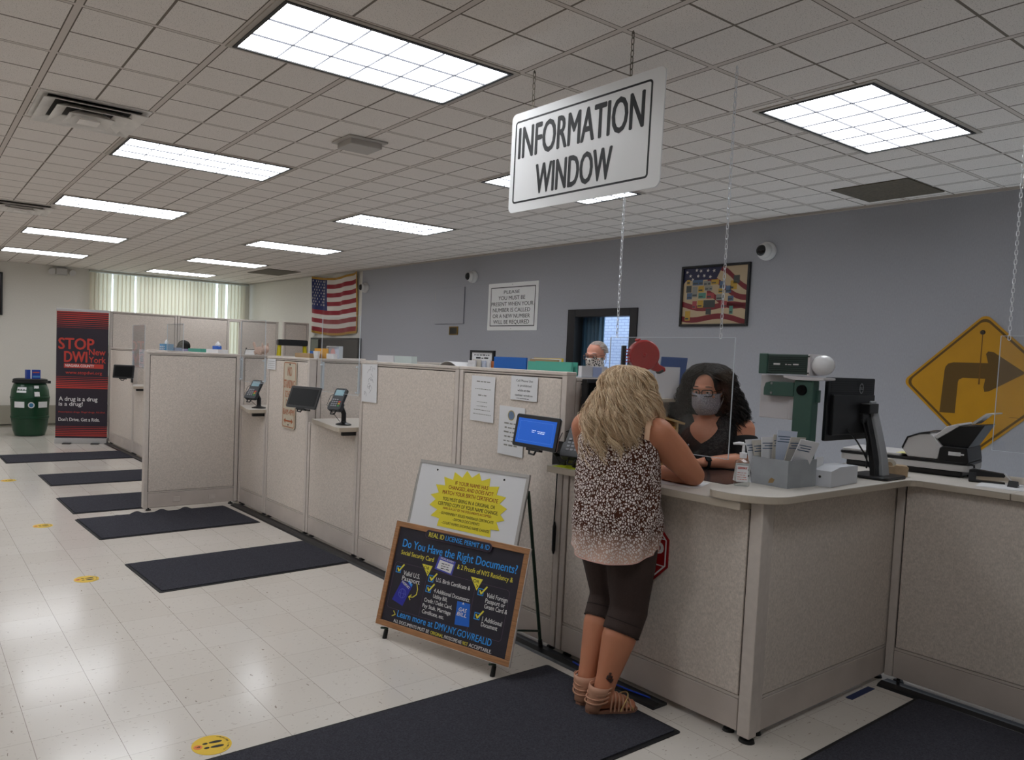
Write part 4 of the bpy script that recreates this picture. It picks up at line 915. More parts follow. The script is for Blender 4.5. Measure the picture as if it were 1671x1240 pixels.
# ================================================================== DEVICES ON THE COUNTER
blk = mat('plastic_black', (22, 22, 24), .4); blk_s = mat('plastic_dark_grey', (46, 48, 52), .45); lcd = mat('lcd_grey_blue', (120, 150, 160), .3, emit=((110, 140, 150), .25)); key_w = mat('key_caps', (150, 152, 158), .5); scr_blk = mat('screen_off', (10, 11, 13), .3, spec=.12)
def RX(a): return Matrix.Rotation(a, 4, 'X')
def RY(a): return Matrix.Rotation(a, 4, 'Y')
def RZ(a): return Matrix.Rotation(a, 4, 'Z')
T_ = Matrix.Translation
def hall_frame(x, y, z, yaw=0, tilt=0):
    """local X to the viewer's right, Y up, Z toward the hall; yaw turns the face toward -y, tilt leans it back"""
    return T_((x, y, z)) @ Matrix(((0, 0, -1, 0), (-1, 0, 0, 0), (0, 1, 0, 0), (0, 0, 0, 1))) @ RY(yaw) @ RX(-tilt)
def tablet(label, x, y, z, yaw, tilt, wd=.34, ht=.17, on=False):
    M = hall_frame(x, y, z, yaw, tilt)
    t = thing('tablet', label, 'tablet', M=M)
    part('case', MB().prism(rrect(-wd / 2, wd / 2, -ht / 2, ht / 2, .012), -.012, 0), blk, t, bevel=.002)
    part('rim', MB().prism(rrect(-wd / 2 - .002, wd / 2 + .002, -ht / 2 - .002, ht / 2 + .002, .014), -.011, -.006), mat('tablet_rim', (150, 152, 156), .3, .7), t)
    sc = MB().box(-wd / 2 + .022, wd / 2 - .022, -ht / 2 + .02, ht / 2 - .02, 0, .0008)
    if on:
        part('screen', sc, mat('screen_blue', (10, 60, 150), .25, emit=((24, 92, 188), .62)), t)
        mb = MB(); mb.frame(-wd / 2 + .04, wd / 2 - .04, -ht / 2 + .034, ht / 2 - .034, .0012, .0008, .0013); part('screen_border', mb, mat('screen_line', (60, 110, 190), .3, emit=((70, 120, 200), .6)), t)
        mb = MB(); scribble(mb, -.03, .005, .006, .004, .0013, 1); scribble(mb, -.03, -.005, -.003, .004, .0013, 2); scribble(mb, .015, .075, .003, .005, .0013, 3); scribble(mb, .02, .075, -.006, .005, .0013, 5); part('screen_text', mb, mat('screen_text', (220, 230, 250), .3, emit=((200, 215, 245), .7)), t)
    else: part('screen', sc, scr_blk, t)
    part('handle', MB().tube([(-.035, -ht / 2 - .005, -.008), (-.028, -ht / 2 - .03, -.006), (.012, -ht / 2 - .032, -.006), (.022, -ht / 2 - .005, -.008)], .0055, 8), blk, t, smooth=60)
    part('grip', MB().box(-.06, .05, -ht / 2 - .014, -ht / 2 + .01, -.03, -.004), blk, t, bevel=.003)
    return t, M
def mount(t, M, p_wall, wall_w=.05, wall_h=.075):
    """swing arm back to the wall plate on the panel"""
    q = M.inverted() @ Vector(p_wall); mb = MB()
    mb.tube([(0, -.02, -.012), (0, -.02, -.05), q + (M.inverted().to_3x3() @ Vector((-.03, 0, 0))), q], .011, 8)
    part('arm', mb, blk, t, smooth=50)
    part('wall_plate', MB().box(-.012, -.001, -wall_w, wall_w, -wall_h, wall_h, M.inverted() @ T_((0, p_wall[1], p_wall[2]))), blk, t, bevel=.003)
t, M = tablet('tablet with a lit blue screen on the tall panel beside the woman', -.2, 1.185, 1.23, math.radians(-3), math.radians(10), .35, .175, True)
mount(t, M, (0, 1.19, 1.10))
part('cable', MB().tube([M.inverted() @ Vector(p) for p in ((-.05, 1.2, 1.12), (-.04, 1.15, 1.06), (-.02, 1.12, 1.08))], .003, 6), blk, t)
t, M = tablet('black tablet on an arm in front of the no standing sign', -.2, 3.925, 1.235, math.radians(14), math.radians(20), .37, .185)
mount(t, M, (0, 4.23, 1.17))
t, M = tablet('far black tablet on the tall panel next to the banner', -.2, 9.61, 1.225, math.radians(48), math.radians(10), .31, .19)
mount(t, M, (0, 9.90, 1.13))
def terminal(label, x, y, z, yaw, tilt, s=1.0, zb=1.036):
    M = hall_frame(x, y, z, yaw, tilt)
    t = thing('card_reader', label, 'card reader', M=M, group='card payment readers')
    part('body', MB().prism(rrect(-.05 * s, .05 * s, -.085 * s, .085 * s, .018), -.03, 0).prism(rrect(-.056 * s, .056 * s, -.09 * s, -.02 * s, .02), -.036, .004), blk_s, t, bevel=.004)
    part('screen', MB().box(-.036 * s, .036 * s, .025 * s, .07 * s, 0, .002), lcd, t)
    mb = MB()
    for i in range(3):
        for j in range(4): mb.box((-.034 + .018 * i) * s, (-.022 + .018 * i) * s, (-.062 + .016 * j) * s, (-.053 + .016 * j) * s, .004, .0065)
    part('keypad', mb, key_w, t)
    for j, c in enumerate(((50, 150, 80), (210, 170, 40), (190, 60, 50))): part('button', MB().box(.022 * s, .04 * s, (-.062 + .016 * j) * s, (-.053 + .016 * j) * s, .004, .0065), mat(('key_green', 'key_yellow', 'key_red')[j], c, .5), t)
    Mi = M.inverted()
    f = Vector((x + .05, y - .02, zb)); mb = MB().tube([Mi @ f, Mi @ (f + Vector((0, 0, .09))), Vector((0, -.01, -.035)), Vector((0, -.0, -.02))], .017 * s, 10)
    part('pole', mb, blk, t, smooth=50)
    part('base_plate', MB().lathe([(.055 * s, 0), (.055 * s, .008), (.025, .02), (.02, .03)], 24, Mi @ T_(f)), blk, t, smooth=40)
    part('handle', MB().tube([(-.022, -.088 * s, -.012), (-.018, -.118 * s, -.01), (.018, -.118 * s, -.01), (.022, -.088 * s, -.012)], .006, 8), blk, t, smooth=60)
    part('cord', MB().tube([Vector((-.05, .05, -.02)) * s, Vector((-.085, .03, -.02)) * s, Vector((-.095, -.04, -.03)) * s, Mi @ (f + Vector((.0, .06, .02)))], .0025, 6), blk, t, smooth=60)
terminal('card reader on the shelf right of the no standing sign', -.06, 3.60, 1.245, math.radians(24), math.radians(32), 1.15)
terminal('card reader on the corner shelf left of the no standing sign', -.04, 5.33, 1.225, math.radians(28), math.radians(35), 1.25)
terminal('card reader beside the blonde woman, partly hidden by her shoulder', -.005, 1.06, 1.205, math.radians(20), math.radians(38), 1.35, 1.046)
t = thing('telephone', 'black desk phone shape standing on the far shelf by the banner', 'telephone', (.12, 9.40, 1.036))
part('body', MB().box(-.07, .07, -.1, .1, 0, .05).box(-.05, .05, -.08, .08, .05, .28), blk, t, bevel=.01)
part('handset', MB().tube([(-.06, -.05, .10), (-.085, -.05, .14), (-.085, -.05, .22), (-.06, -.05, .26)], .018, 8), blk, t, smooth=60)

# monitor beside the woman behind the panel end, and the desk monitor with its back to us
def monitor(label, M, wd=.49, ht=.315, logo=False, neck=True, lean=0):
    t = thing('monitor', label, 'computer monitor', M=M)
    part('housing', MB().prism(rrect(-wd / 2, wd / 2, -ht / 2, ht / 2, .008), -.018, .0).box(-wd / 2 + .03, wd / 2 - .03, -ht / 2 + .03, ht / 2 - .085, 0, .018), blk, t, bevel=.004)
    part('screen', MB().box(-wd / 2 + .015, wd / 2 - .015, -ht / 2 + .02, ht / 2 - .015, -.0195, -.018), scr_blk, t)
    mb = MB()
    for k in range(9): mb.box(-wd / 2 + .03, wd / 2 - .03, ht / 2 - .02 - .011 * k, ht / 2 - .016 - .011 * k, 0, .0016)
    part('vent_ribs', mb, mat('plastic_black_rib', (14, 14, 15), .5), t)
    return t
# local X along +x (picture right), Y up, Z toward the hall (-y)
MM = Matrix(((1, 0, 0, .98), (0, 0, -1, .125), (0, 1, 0, 1.428), (0, 0, 0, 1)))
t = monitor('black monitor seen from behind beside the photo camera tower', MM)
mb = MB(); oval = [(.095 + .021 * math.cos(a), .105 + .026 * math.sin(a)) for a in [2 * PI * k / 24 for k in range(24)]]; ov2 = [(.095 + .0175 * math.cos(a), .105 + .0225 * math.sin(a)) for a in [2 * PI * k / 24 for k in range(24)]]
ring2d(mb, oval, ov2, .001, .0024); write(mb, 'DELL', .080, .110, .1, .011, .02, .0024); part('logo', mb, mat('logo_silver', (170, 172, 176), .3, .5), t)
grey_m = mat('stand_silver', (168, 170, 174), .4, .2)
mb = MB(); rr_ = []
for k in range(9):
    u = k / 8; z = -.343 + .385 * u; d = .115 - .05 * u - .05 * math.sin(PI * u * .5) * u; wv = .036 - .008 * u
    rr_.append([(-wv + .155, z, d - .02), (wv + .155, z, d - .02), (wv + .155, z, d + .012), (-wv + .155, z, d + .012)])
rr_ = [[(p[0] + .03 * k / 8 , p[1], p[2]) for p in q] for k, q in enumerate(rr_)]
part('stand', mb.loft(rr_), grey_m, t, bevel=.004)
mb = MB().loft([[(x - .05, y, z) if x < .17 else (x - .035, y, z) for x, y, z in [(q[0][0], q[0][1], q[0][2] - .012), (q[0][0] + .045, q[0][1], q[0][2] - .012), (q[0][0] + .045, q[0][1], q[0][2] + .016), (q[0][0], q[0][1], q[0][2] + .016)]] for q in rr_])
part('stand_side', mb, blk, t, bevel=.003)
part('neck_mount', MB().box(.07, .17, -.02, .03, .012, .06).box(.06, .13, -.07, -.02, .015, .035), blk, t, bevel=.004)
part('stand_base', MB().prism(rrect(.02, .27, -.20, .0, .03), 0, .014, Matrix(((1, 0, 0, 0), (0, 0, 1, -.346), (0, -1, 0, -.02), (0, 0, 0, 1)))), blk, t, bevel=.004)
part('cable', MB().tube([(-.06, -.10, .02), (-.02, -.16, .05), (.06, -.22, .05), (.12, -.30, .06), (.2, -.335, .07)], .004, 6).tube([(.06, -.05, .03), (.065, -.15, .06), (.08, -.3, .06)], .004, 6), blk, t, smooth=60)
M2 = Matrix.Translation((.30, 1.03, 1.36)) @ RZ(math.radians(180 - 15)) @ Matrix(((1, 0, 0, 0), (0, 0, -1, 0), (0, 1, 0, 0), (0, 0, 0, 1)))
t = thing('monitor', 'dark monitor half hidden behind the blonde woman', 'computer monitor', M=T_((.34, 1.12, 1.046)))
part('housing', MB().box(-.255, .20, -.02, .02, .14, .475), blk, t, bevel=.006); part('screen', MB().box(-.24, .185, -.0215, -.02, .16, .455), scr_blk, t)
part('bezel_top', MB().box(-.255, .20, -.024, -.019, .455, .475), blk_s, t)
part('stand', MB().box(-.03, .03, .0, .03, .0, .2).box(-.11, .11, -.07, .04, 0, .012), blk, t)
solo('card_printer', 'dark grey box unit in front of the dark monitor by the panel end', 'printer', MB().box(-.015, .07, -.035, .03, 0, .36).box(-.015, .085, -.04, .03, .355, .365), blk_s, (.10, 1.06, 1.046), bevel=.004)

# red ticket dispenser on a post
red = mat('dispenser_red', (176, 26, 34), .3, coat=.3)
t = thing('ticket_dispenser', 'red take a number dispenser on a post above the blonde woman', 'ticket dispenser', M=T_((.335, .97, 1.046)) @ RZ(math.radians(-36)) @ Matrix(((1, 0, 0, 0), (0, 0, -1, 0), (0, 1, 0, 0), (0, 0, 0, 1))))
part('post', MB().box(-.085, -.073, 0, .66, -.008, .008), mat('post_grey', (110, 112, 118), .4, .4), t)
part('bracket', MB().box(-.09, -.068, .56, .665, -.012, .018), blk_s, t, bevel=.002)
disc = ngon(40, .083, 0, (.03, .617))
part('shell', MB().prism(disc, -.03, .03), red, t, bevel=.008, smooth=40)
part('spout', MB().prism([(.06, .55), (.085, .535), (.135, .525), (.152, .535), (.15, .553), (.115, .57), (.10, .60)], -.022, .022), red, t, bevel=.006)
part('mouth', MB().prism([(.108, .528), (.118, .517), (.142, .532), (.135, .545)], -.024, .024), blk_s, t, bevel=.002)
mb = MB()
for k in range(5): mb.box(-.072, -.03, .575 + .017 * k, .580 + .017 * k, -.015, .02)
part('fins', mb, red, t); part('knob', MB().cyl((.03, .617, .03), (.03, .617, .036), .012, .009, 14).cyl((-.012, .698, -.01), (.004, .698, .01), .008), red, t, smooth=40)

# photo camera tower
tg = mat('tower_green', (60, 90, 80), .45); tgd = mat('tower_green_dark', (48, 68, 62), .5); tw = mat('tower_white', (206, 202, 204), .4); bulb_m = mat('flash_dome', (228, 228, 230), .2, coat=.4)
t = thing('photo_camera', 'green and white licence photo camera tower with a round flash', 'camera tower', M=axes((.64, .18, 1.081), (0, -1, 0), (0, 0, 1)))
# local X = toward -y, Y up, Z toward the hall
part('column', MB().box(-.05, .045, 0, .485, -.03, .032), tg, t, bevel=.006)
part('base_plate', MB().box(-.09, .09, 0, .012, -.12, .06), tg, t, bevel=.004)
part('hood', MB().prism([(-.05, .485), (.058, .485), (.10, .49), (.10, .50), (-.10, .505), (-.10, .495)], -.07, .045), tw, t, bevel=.002)
part('lens', MB().cyl((-.008, .437, .033), (-.008, .437, .041), .026, .024, 24), scr_blk, t, smooth=40)
part('knob', MB().box(.043, .057, .38, .44, -.025, .0), tg, t, bevel=.003)
part('back_plate', MB().box(-.25, -.085, .285, .505, -.03, -.012).box(-.09, -.052, .285, .505, -.03, .0), tw, t, bevel=.003)
part('arm', MB().prism([(-.052, .402), (-.052, .472), (-.175, .472), (-.2, .465), (-.208, .44), (-.208, .402)], -.012, .03), tg, t, bevel=.003)
part('screw', MB().cyl((-.165, .463, .03), (-.165, .463, .034), .006).cyl((-.165, .415, .03), (-.165, .415, .034), .006), alu, t)
part('head', MB().box(-.185, .02, .512, .61, -.06, .05), tgd, t, bevel=.006)
part('head_cap', MB().box(-.23, -.185, .51, .612, -.062, .052), tg, t, bevel=.004)
mb = MB()
for k in range(8): mb.box(-.175, .015, .525 + .0095 * k, .529 + .0095 * k, .05, .0525)
part('vent_ribs', mb, mat('rib_dark', (24, 36, 34), .5), t)
mb = MB(); scribble(mb, -.15, -.10, .556, .011, .0532, 6); scribble(mb, -.09, -.055, .557, .006, .0532, 1); scribble(mb, -.05, -.01, .557, .008, .0532, 2)
part('label', mb, c_wh, t)
part('flash_plate', MB().box(.02, .032, .508, .612, -.06, .05), tw, t, bevel=.002)
part('flash_dome', MB().ell((.07, .56, .0), (.052, .05, .052), 24, 14), bulb_m, t, smooth=80)
part('screw', MB().cyl((.026, .60, .05), (.026, .60, .053), .004).cyl((.026, .52, .05), (.026, .52, .053), .004), blk, t)

# document scanner with feeder; local X along -y (picture right), Y depth (+x), Z up
sc_g = mat('scanner_grey', (196, 194, 194), .4); sc_k = mat('scanner_black', (20, 20, 22), .4)
t = thing('document_scanner', 'grey and black flatbed scanner with paper feeder at the right', 'scanner', M=T_((1.50, .40, 1.081)) @ RZ(math.radians(-82)))
def sp_(pts): return pts
part('foot', MB().box(.02, .585, .015, .33, 0, .035), sc_k, t, bevel=.008)
part('bed', MB().prism(rrect(-.01, .615, 0, .34, .03), .033, .068), sc_g, t, bevel=.004)
part('glass_bed_rim', MB().prism(rrect(-.015, .615, -.002, .342, .03), .068, .083), sc_k, t, bevel=.003)
part('lid', MB().prism(rrect(-.005, .30, .006, .335, .02), .083, .098), sc_g, t, bevel=.004)
fe = axes((0, .0, 0), (1, 0, 0), (0, 0, 1))
prof = [(.33, .085), (.30, .13), (.325, .19), (.38, .215), (.425, .222), (.445, .21), (.49, .155), (.47, .085)]
part('feeder', MB().prism(prof, -.33, -.008, fe), sc_g, t, bevel=.006)
prof = [(.305, .125), (.30, .135), (.322, .195), (.38, .222), (.43, .229), (.43, .222), (.38, .215), (.327, .19)]
part('feeder_trim', MB().prism(prof, -.335, -.003, fe), sc_k, t)
part('feeder_side', MB().prism([(.47, .068), (.478, .15), (.495, .162), (.60, .16), (.612, .085), (.60, .068)], -.338, -.0, fe), sc_k, t, bevel=.006)
part('paper_chute', MB().prism([(.47, .16), (.455, .195), (.55, .27), (.665, .285), (.60, .16)], -.31, -.03, fe), sc_k, t, bevel=.003)
part('chute_cheek', MB().prism([(.445, .205), (.50, .265), (.55, .285), (.56, .275), (.462, .195)], -.33, -.012, fe), sc_g, t, bevel=.003)
part('tray_extension', MB().prism([(.59, .285), (.655, .345), (.70, .35), (.70, .344), (.66, .338), (.61, .285)], -.25, -.09, fe), sc_g, t)
mb = MB(); mb.box(.52, .575, -.0015, 0, .115, .135); mb.box(.55, .59, -.0015, 0, .12, .128); part('sticker', mb, paper, t)
part('sticky_note', MB().box(.27, .335, .02, .12, .098, .1), mat('note_yellow', (226, 220, 150), .6), t)
part('cord', MB().tube([(.60, .05, .075), (.63, .04, .07), (.635, .04, .03), (.60, .06, .01)], .005, 6), sc_k, t, smooth=60)

# small things on the worktop
z1 = 1.0808
can = mat('tape_dispenser_tan', (176, 152, 122), .45, noise=(60, .08)); tape_m = mat('tape_roll', (216, 210, 196), .3)
t = thing('tape_dispenser', 'tan tape dispenser in front of the scanner', 'tape dispenser', M=T_((1.25, .115, z1)) @ RZ(math.radians(-62)))
part('body', MB().prism([(0, 0), (.155, 0), (.158, .05), (.15, .058), (.10, .06), (.09, .052), (.05, .052), (.04, .058), (.018, .06), (.012, .078), (.0, .076), (.002, .05)], -.028, .028, axes((0, 0, 0), (1, 0, 0), (0, 0, 1))), can, t, bevel=.004)
part('tape_roll', MB().cyl((.072, -.018, .058), (.072, .018, .058), .030, .030, 24), tape_m, t, smooth=40); part('core', MB().cyl((.072, -.019, .058), (.072, .019, .058), .014, .014, 18), can, t, smooth=40)
t = thing('stapler', 'black stapler at the right end of the scanner', 'stapler', M=T_((1.50, -.24, z1)) @ RZ(math.radians(-70)))
part('base', MB().box(0, .15, -.02, .02, 0, .012), blk, t, bevel=.003); part('arm', MB().prism([(0, .03), (0, .06), (.02, .068), (.145, .055), (.15, .045), (.145, .036)], -.018, .018, axes((0, 0, 0), (1, 0, 0), (0, 0, 1))), blk, t, bevel=.003); part('hinge', MB().box(0, .03, -.022, .022, .008, .05), blk_s, t)
t = thing('key_bunch', 'bunch of keys and clips on papers at the right edge of the counter', 'keys', (1.50, -.46, z1 + .0035))
part('ring', MB().tube([(.03 * math.cos(a), .03 * math.sin(a), .006) for a in [2 * PI * k / 18 for k in range(18)]], .002, 6, True), chrome, t, smooth=60)
for k in range(4):
    a = -.7 + .75 * k; part('key', MB().prism(ngon(12, .012, 0, (.045, 0)) , .004 + .004 * k, .006 + .004 * k, RZ(a)).box(.055, .09, -.004, .004, .004 + .004 * k, .006 + .004 * k, RZ(a)), chrome if k % 2 else mat('brass', (150, 110, 60), .35, .8), t)
part('clip', MB().prism([(0, 0), (.04, 0), (.02, .03)], -.02, .02, T_((-.05, .02, .0)) @ axes((0, 0, 0), (1, 0, 0), (0, 0, 1))), blk, t); part('clip', MB().prism([(0, 0), (.035, 0), (.017, .028)], -.016, .016, T_((-.02, -.06, .0)) @ axes((0, 0, 0), (1, 0, 0), (0, 0, 1))), blk, t)
part('clip_wire', MB().tube([(-.03, .03, .03), (-.035, .06, .06), (-.015, .06, .06), (-.02, .03, .03)], .0015, 5), chrome, t, smooth=60)
solo('paper_sheets', 'white papers lying under the keys at the right edge', 'papers', MB().box(-.12, .12, -.16, .16, 0, .002).box(-.1, .13, -.15, .15, .002, .0035, RZ(.1)), paper, (1.48, -.46, z1), .2)
gm = mat('painted_steel_box', (150, 154, 158), .5, noise=(7, .12)); 
t = thing('metal_box', 'worn grey metal box full of envelopes on the rounded worktop', 'metal box', M=T_((.265, .045, z1)) @ RZ(math.radians(-4)))
Lx, Ly, hz_ = .22, .185, .125
mb = MB().box(0, Lx, 0, Ly, 0, .004)
for q in ((0, Lx, 0, .004), (0, Lx, Ly - .004, Ly), (0, .004, .004, Ly - .004), (Lx - .004, Lx, .004, Ly - .004)): mb.box(q[0], q[1], q[2], q[3], .004, hz_)
part('box', mb, gm, t); part('rust_spot', MB().prism([(.006, 0), (.03, .004), (.038, .02), (.022, .027), (.012, .018)], -.001, .0, T_((-.0005, .10, .012)) @ axes((0, 0, 0), (0, -1, 0), (0, 0, 1))), mat('rust', (150, 124, 84), .8), t)
r = random.Random(9); ecol = [mat('envelope_white', (216, 216, 220), .6), mat('envelope_cream', (200, 194, 184), .6), mat('envelope_blue_tint', (196, 204, 222), .6)]
ED = ('striped', 'blue lined', 'plain cream', 'tall cream', 'window', 'printed', 'thin grey edged', 'leaning white', 'leaning cream', 'far leaning pale', 'short pale', 'outermost leaning')
MBX = T_((.265, .045, z1)) @ RZ(math.radians(-4))
for k in (0, 1, 3, 4, 5, 7, 8, 9):
    u = k / 11; hh = (.20, .195, .18, .21, .225, .245, .215, .225, .21, .225, .19, .225)[k]
    Mx = MBX @ T_((.045 + .012 * (k % 3) + .09 * u, .165 - .0115 * k, .006)) @ RX(-.28 + .80 * u) @ RZ(r.uniform(-.5, .2))
    e_ = part('envelope', MB().box(-.045, .05, -.001, .001 + .0015 * (k % 2), 0, hh), ecol[k % 3], None)
    e_.matrix_world = Mx; tag(e_, ED[k] + ' paper envelope fanned out of the worn grey metal box', 'envelope', 'envelopes in the grey metal box')
    mb = MB(); [mb.box(-.04 + .01 * (q % 2), .02, -.0018, -.001, hh - .03 - .012 * q, hh - .026 - .012 * q) for q in range(3)]
    part('print', mb, mat('print_slate', (90, 96, 120), .6), e_)
t = thing('ballot_box', 'low white box with a round hole next to the grey metal box', 'box', M=T_((.505, -.03, z1)) @ RZ(math.radians(4)))
part('body', MB().prism([(0, 0), (.30, 0), (.30, .085), (.10, .09), (0, .075)], -.11, 0, axes((0, 0, 0), (1, 0, 0), (0, 0, 1))), mat('white_carton', (206, 208, 214), .5), t, bevel=.002)
part('hole', MB().prism(ngon(14, .006, 0, (-.05, .045)), 0, .001, T_((-.0005, 0, 0)) @ axes((0, 0, 0), (0, -1, 0), (0, 0, 1))), ink, t)
part('slip', MB().box(.02, .10, .08, .082, .08, .13), paper, t)
solo('name_card', 'white tent card behind the hand sanitizer bottle', 'card', MB().prism([(-.03, 0), (.0, .085), (.03, 0)], -.07, .07, axes((0, 0, 0), (1, 0, 0), (0, 0, 1))), paper, (.30, .245, z1), math.radians(50))
mb = MB(); write(mb, 'Clo', -.06, .045, .025, .04, .03, .001); part('lettering', mb, ink, bpy.data.objects['name_card'], M=axes((-.03, 0, 0), (0, -1, 0), (.03, 0, .085)))
san_l = bpy.data.materials.new('sanitizer_gel'); san_l.use_nodes = True; clear_nodes(san_l, (.90, .92, .91, 1), 1.4, .08)
pump = mat('pump_white', (226, 226, 230), .35)
t = thing('sanitizer_bottle', 'clear hand sanitizer pump bottle on the rounded worktop tip', 'bottle', M=T_((.14, .19, z1)) @ RZ(math.radians(122)))
def sqr(w_, d_, z_, k=.3): return [(x, y, z_) for x, y in rrect(-w_, w_, -d_, d_, min(w_, d_) * k, 4)]
part('bottle', MB().loft([sqr(.03, .02, 0, .5), sqr(.033, .022, .004, .5), sqr(.033, .022, .10, .5), sqr(.03, .02, .112, .6), sqr(.013, .013, .122, .95), sqr(.012, .012, .128, .95)]), san_l, t, smooth=50)
part('label', MB().box(-.024, .024, .0221, .0228, .02, .095), mat('label_white', (216, 216, 218), .5), t); part('label', MB().box(-.024, .024, -.0228, -.0221, .02, .095), mat('label_white', (216, 216, 218), .5), t)
mb = MB(); write(mb, 'GERMAX', -.02, .02, .078, .010, .03, .0234); part('label_red', mb, mat('label_red', (190, 50, 46), .5), t, M=axes((0, 0, 0), (-1, 0, 0), (0, 0, 1))); mb = MB(); [scribble(mb, -.02, .02, .06 - .01 * k, .004, .0234, k) for k in range(4)]; part('small_print', mb, mat('print_pink', (190, 110, 100), .6), t, M=axes((0, 0, 0), (-1, 0, 0), (0, 0, 1)))
part('pump', MB().lathe([(.015, .126), (.016, .150), (.007, .152), (.006, .185), (.009, .186), (.009, .193)], 16).tube([(0, 0, .19), (.02, .0, .192), (.045, .0, .188)], [.008, .007, .005], 8), pump, t, smooth=40)
solo('desk_blotter', 'dark brown blotter pad on the worktop in front of the clerk', 'desk pad', MB().prism(rrect(.30, .76, .36, .95, .02), 0, .003), mat('blotter_brown', (58, 44, 42), .25), (0, 0, 1.0458))
solo('paper_form', 'white form under the blonde woman’s elbow', 'paper', MB().box(-.07, .15, -.10, .12, 0, .0012), paper, (.09, .475, 1.0459), .35)
solo('folder', 'bright yellow green sheet on the left end of the worktop', 'sheet', MB().box(-.07, .13, -.13, .09, 0, .002), mat('lime_sheet', (206, 222, 40), .6), (-.005, 1.08, 1.0459), .12)
# literature rack, blue folder and its little shelf behind the woman
t = thing('shelf_board', 'pale small shelf holding leaflets left of the curly haired clerk', 'shelf', (0, 0, 0))
part('board', MB().box(.52, 1.06, 1.02, 1.165, 1.40, 1.418), lam_e, t); part('bracket', MB().box(.55, .57, 1.10, 1.168, 1.28, 1.40), leg_m, t); part('bracket', MB().box(.98, 1.0, 1.10, 1.168, 1.28, 1.40), leg_m, t)
for k in range(7):
    e_ = solo('leaflet', ('foremost', 'second', 'third', 'fourth', 'fifth', 'sixth', 'rearmost')[k] + ' leaflet of the upright row on the small shelf by the clerk', 'leaflet', MB().box(-.075, .075, -.0035, .0035, 0, .185 - .003 * k), ecol[k % 2], T_((.72 + .016 * k, 1.055 + .012 * k, 1.419)).translation, math.radians(-25), 'leaflets on the small shelf')
solo('blue_folder', 'dark blue folder standing behind the leaflets', 'folder', MB().prism([(-.09, 0), (.09, 0), (.115, .245), (-.065, .245)], -.004, .004, T_((.87, 1.15, 1.419)) @ RZ(math.radians(-20)) @ axes((0, 0, 0), (1, 0, 0), (0, 0, 1))), mat('folder_navy', (44, 74, 128), .5))
wd_m = mat('tray_birch', (196, 164, 112), .45, noise=(7, .15, (1, 9, 9)))
t = thing('wooden_tray', 'pale wooden tray with orange papers behind the blonde woman’s shoulder', 'tray', M=T_((.50, .99, 1.0465)) @ RZ(math.radians(-8)))
for x in (-.11, .11): part('side', MB().box(x - .006, x + .006, -.10, .10, 0, .255), wd_m, t)
for z in (.004, .11, .20): part('shelf', MB().box(-.104, .104, -.10, .10, z, z + .010), wd_m, t)
part('slanted_lid', MB().box(-.12, .14, -.10, .10, -.006, .006), wd_m, t, M=T_((.03, 0, .272)) @ RY(.22))
part('papers', MB().box(-.095, .095, -.098, .08, .2105, .226), mat('paper_orange', (222, 160, 60), .6), t)
part('papers', MB().box(-.095, .095, -.098, .08, .1205, .14), mat('paper_cream', (222, 206, 170), .6), t)

# ================================================================== THINGS BEHIND THE PANELS
def back_shelf(label, y0, y1):
    t = thing('panel_shelf', label, 'shelf', (0, 0, 0))
    part('board', MB().box(.075, .42, y0, y1, 1.50, 1.52), lam_e, t); part('bracket', MB().box(.072, .3, y0 + .05, y0 + .07, 1.42, 1.50), leg_m, t); part('bracket', MB().box(.072, .3, y1 - .07, y1 - .05, 1.42, 1.50), leg_m, t)
back_shelf('shelf behind the tall panels by the blue folder', 1.26, 3.36)
back_shelf('shelf behind the panel with the no standing sign', 4.27, 5.11)
back_shelf('shelf behind the far panels with the tissue boxes', 5.88, 9.15)
zs = 1.5205
def board(name, label, cat, x, y, wd, ht, th, m, rz=0, z=zs, lean=0, group=None):
    return solo(name, label, cat, MB().box(-th / 2, th / 2, -wd / 2, wd / 2, 0, ht, RY(lean)), m, (x, y, z), rz, group)
fb = mat('folder_blue', (24, 96, 180), .5); fg = mat('folder_teal', (84, 172, 152), .5); fy = mat('folder_yellow', (222, 190, 60), .5); ft = mat('folder_kraft', (168, 140, 106), .6)
board('folder', 'bright blue folder standing above the tall panel', 'folder', .19, 1.845, .30, .105, .012, fb)
for k in range(3): board('folder', ('kraft', 'white', 'yellow')[k] + ' folder between the bright blue and the teal folder', 'folder', .245 + .03 * k, 1.60 + .012 * k, .24, .10 + .004 * k, .014, (ft, paper, fy)[k])
board('folder', 'teal folder standing above the right end of the tall panel', 'folder', .18, 1.485, .36, .085, .016, fg)
board('folder', 'second teal folder just behind the first one', 'folder', .21, 1.465, .34, .088, .010, fg)
for k, (yy, lab) in enumerate(((3.36, 'left'), (3.11, 'right'))): board('binder', 'pale ' + lab + ' binder of the two above the wide tall panel', 'binder', .25, yy, .235, .085, .05, (ecol[0], mat('binder_pale_green', (200, 212, 212), .5))[k])
t = thing('framed_notice', 'black framed notice standing above the tall panel', 'framed notice', M=facing_hall(2.39, zs, .30))
part('frame', MB().frame(0, .25, 0, .145, .014, -.02, 0), blk, t); part('sheet', MB().box(.012, .238, .012, .133, -.015, -.008), paper, t)
mb = MB(); scribble(mb, .04, .2, .11, .01, -.0075, 1); scribble(mb, .06, .19, .088, .014, -.0075, 2); part('small_print', mb, ink, t)
for k in range(5): board('brochure', ('white', 'cream', 'blue banded', 'pale', 'orange edged')[k] + ' brochure in the row before the black framed notice', 'brochure', .17 + .012 * k, 2.20 - .035 * k, .10, .075 + .008 * (k % 2), .012, (ecol[0], ecol[1], ecol[2], paper, mat('brochure_orange', (190, 110, 60), .5))[k], rz=-.2)
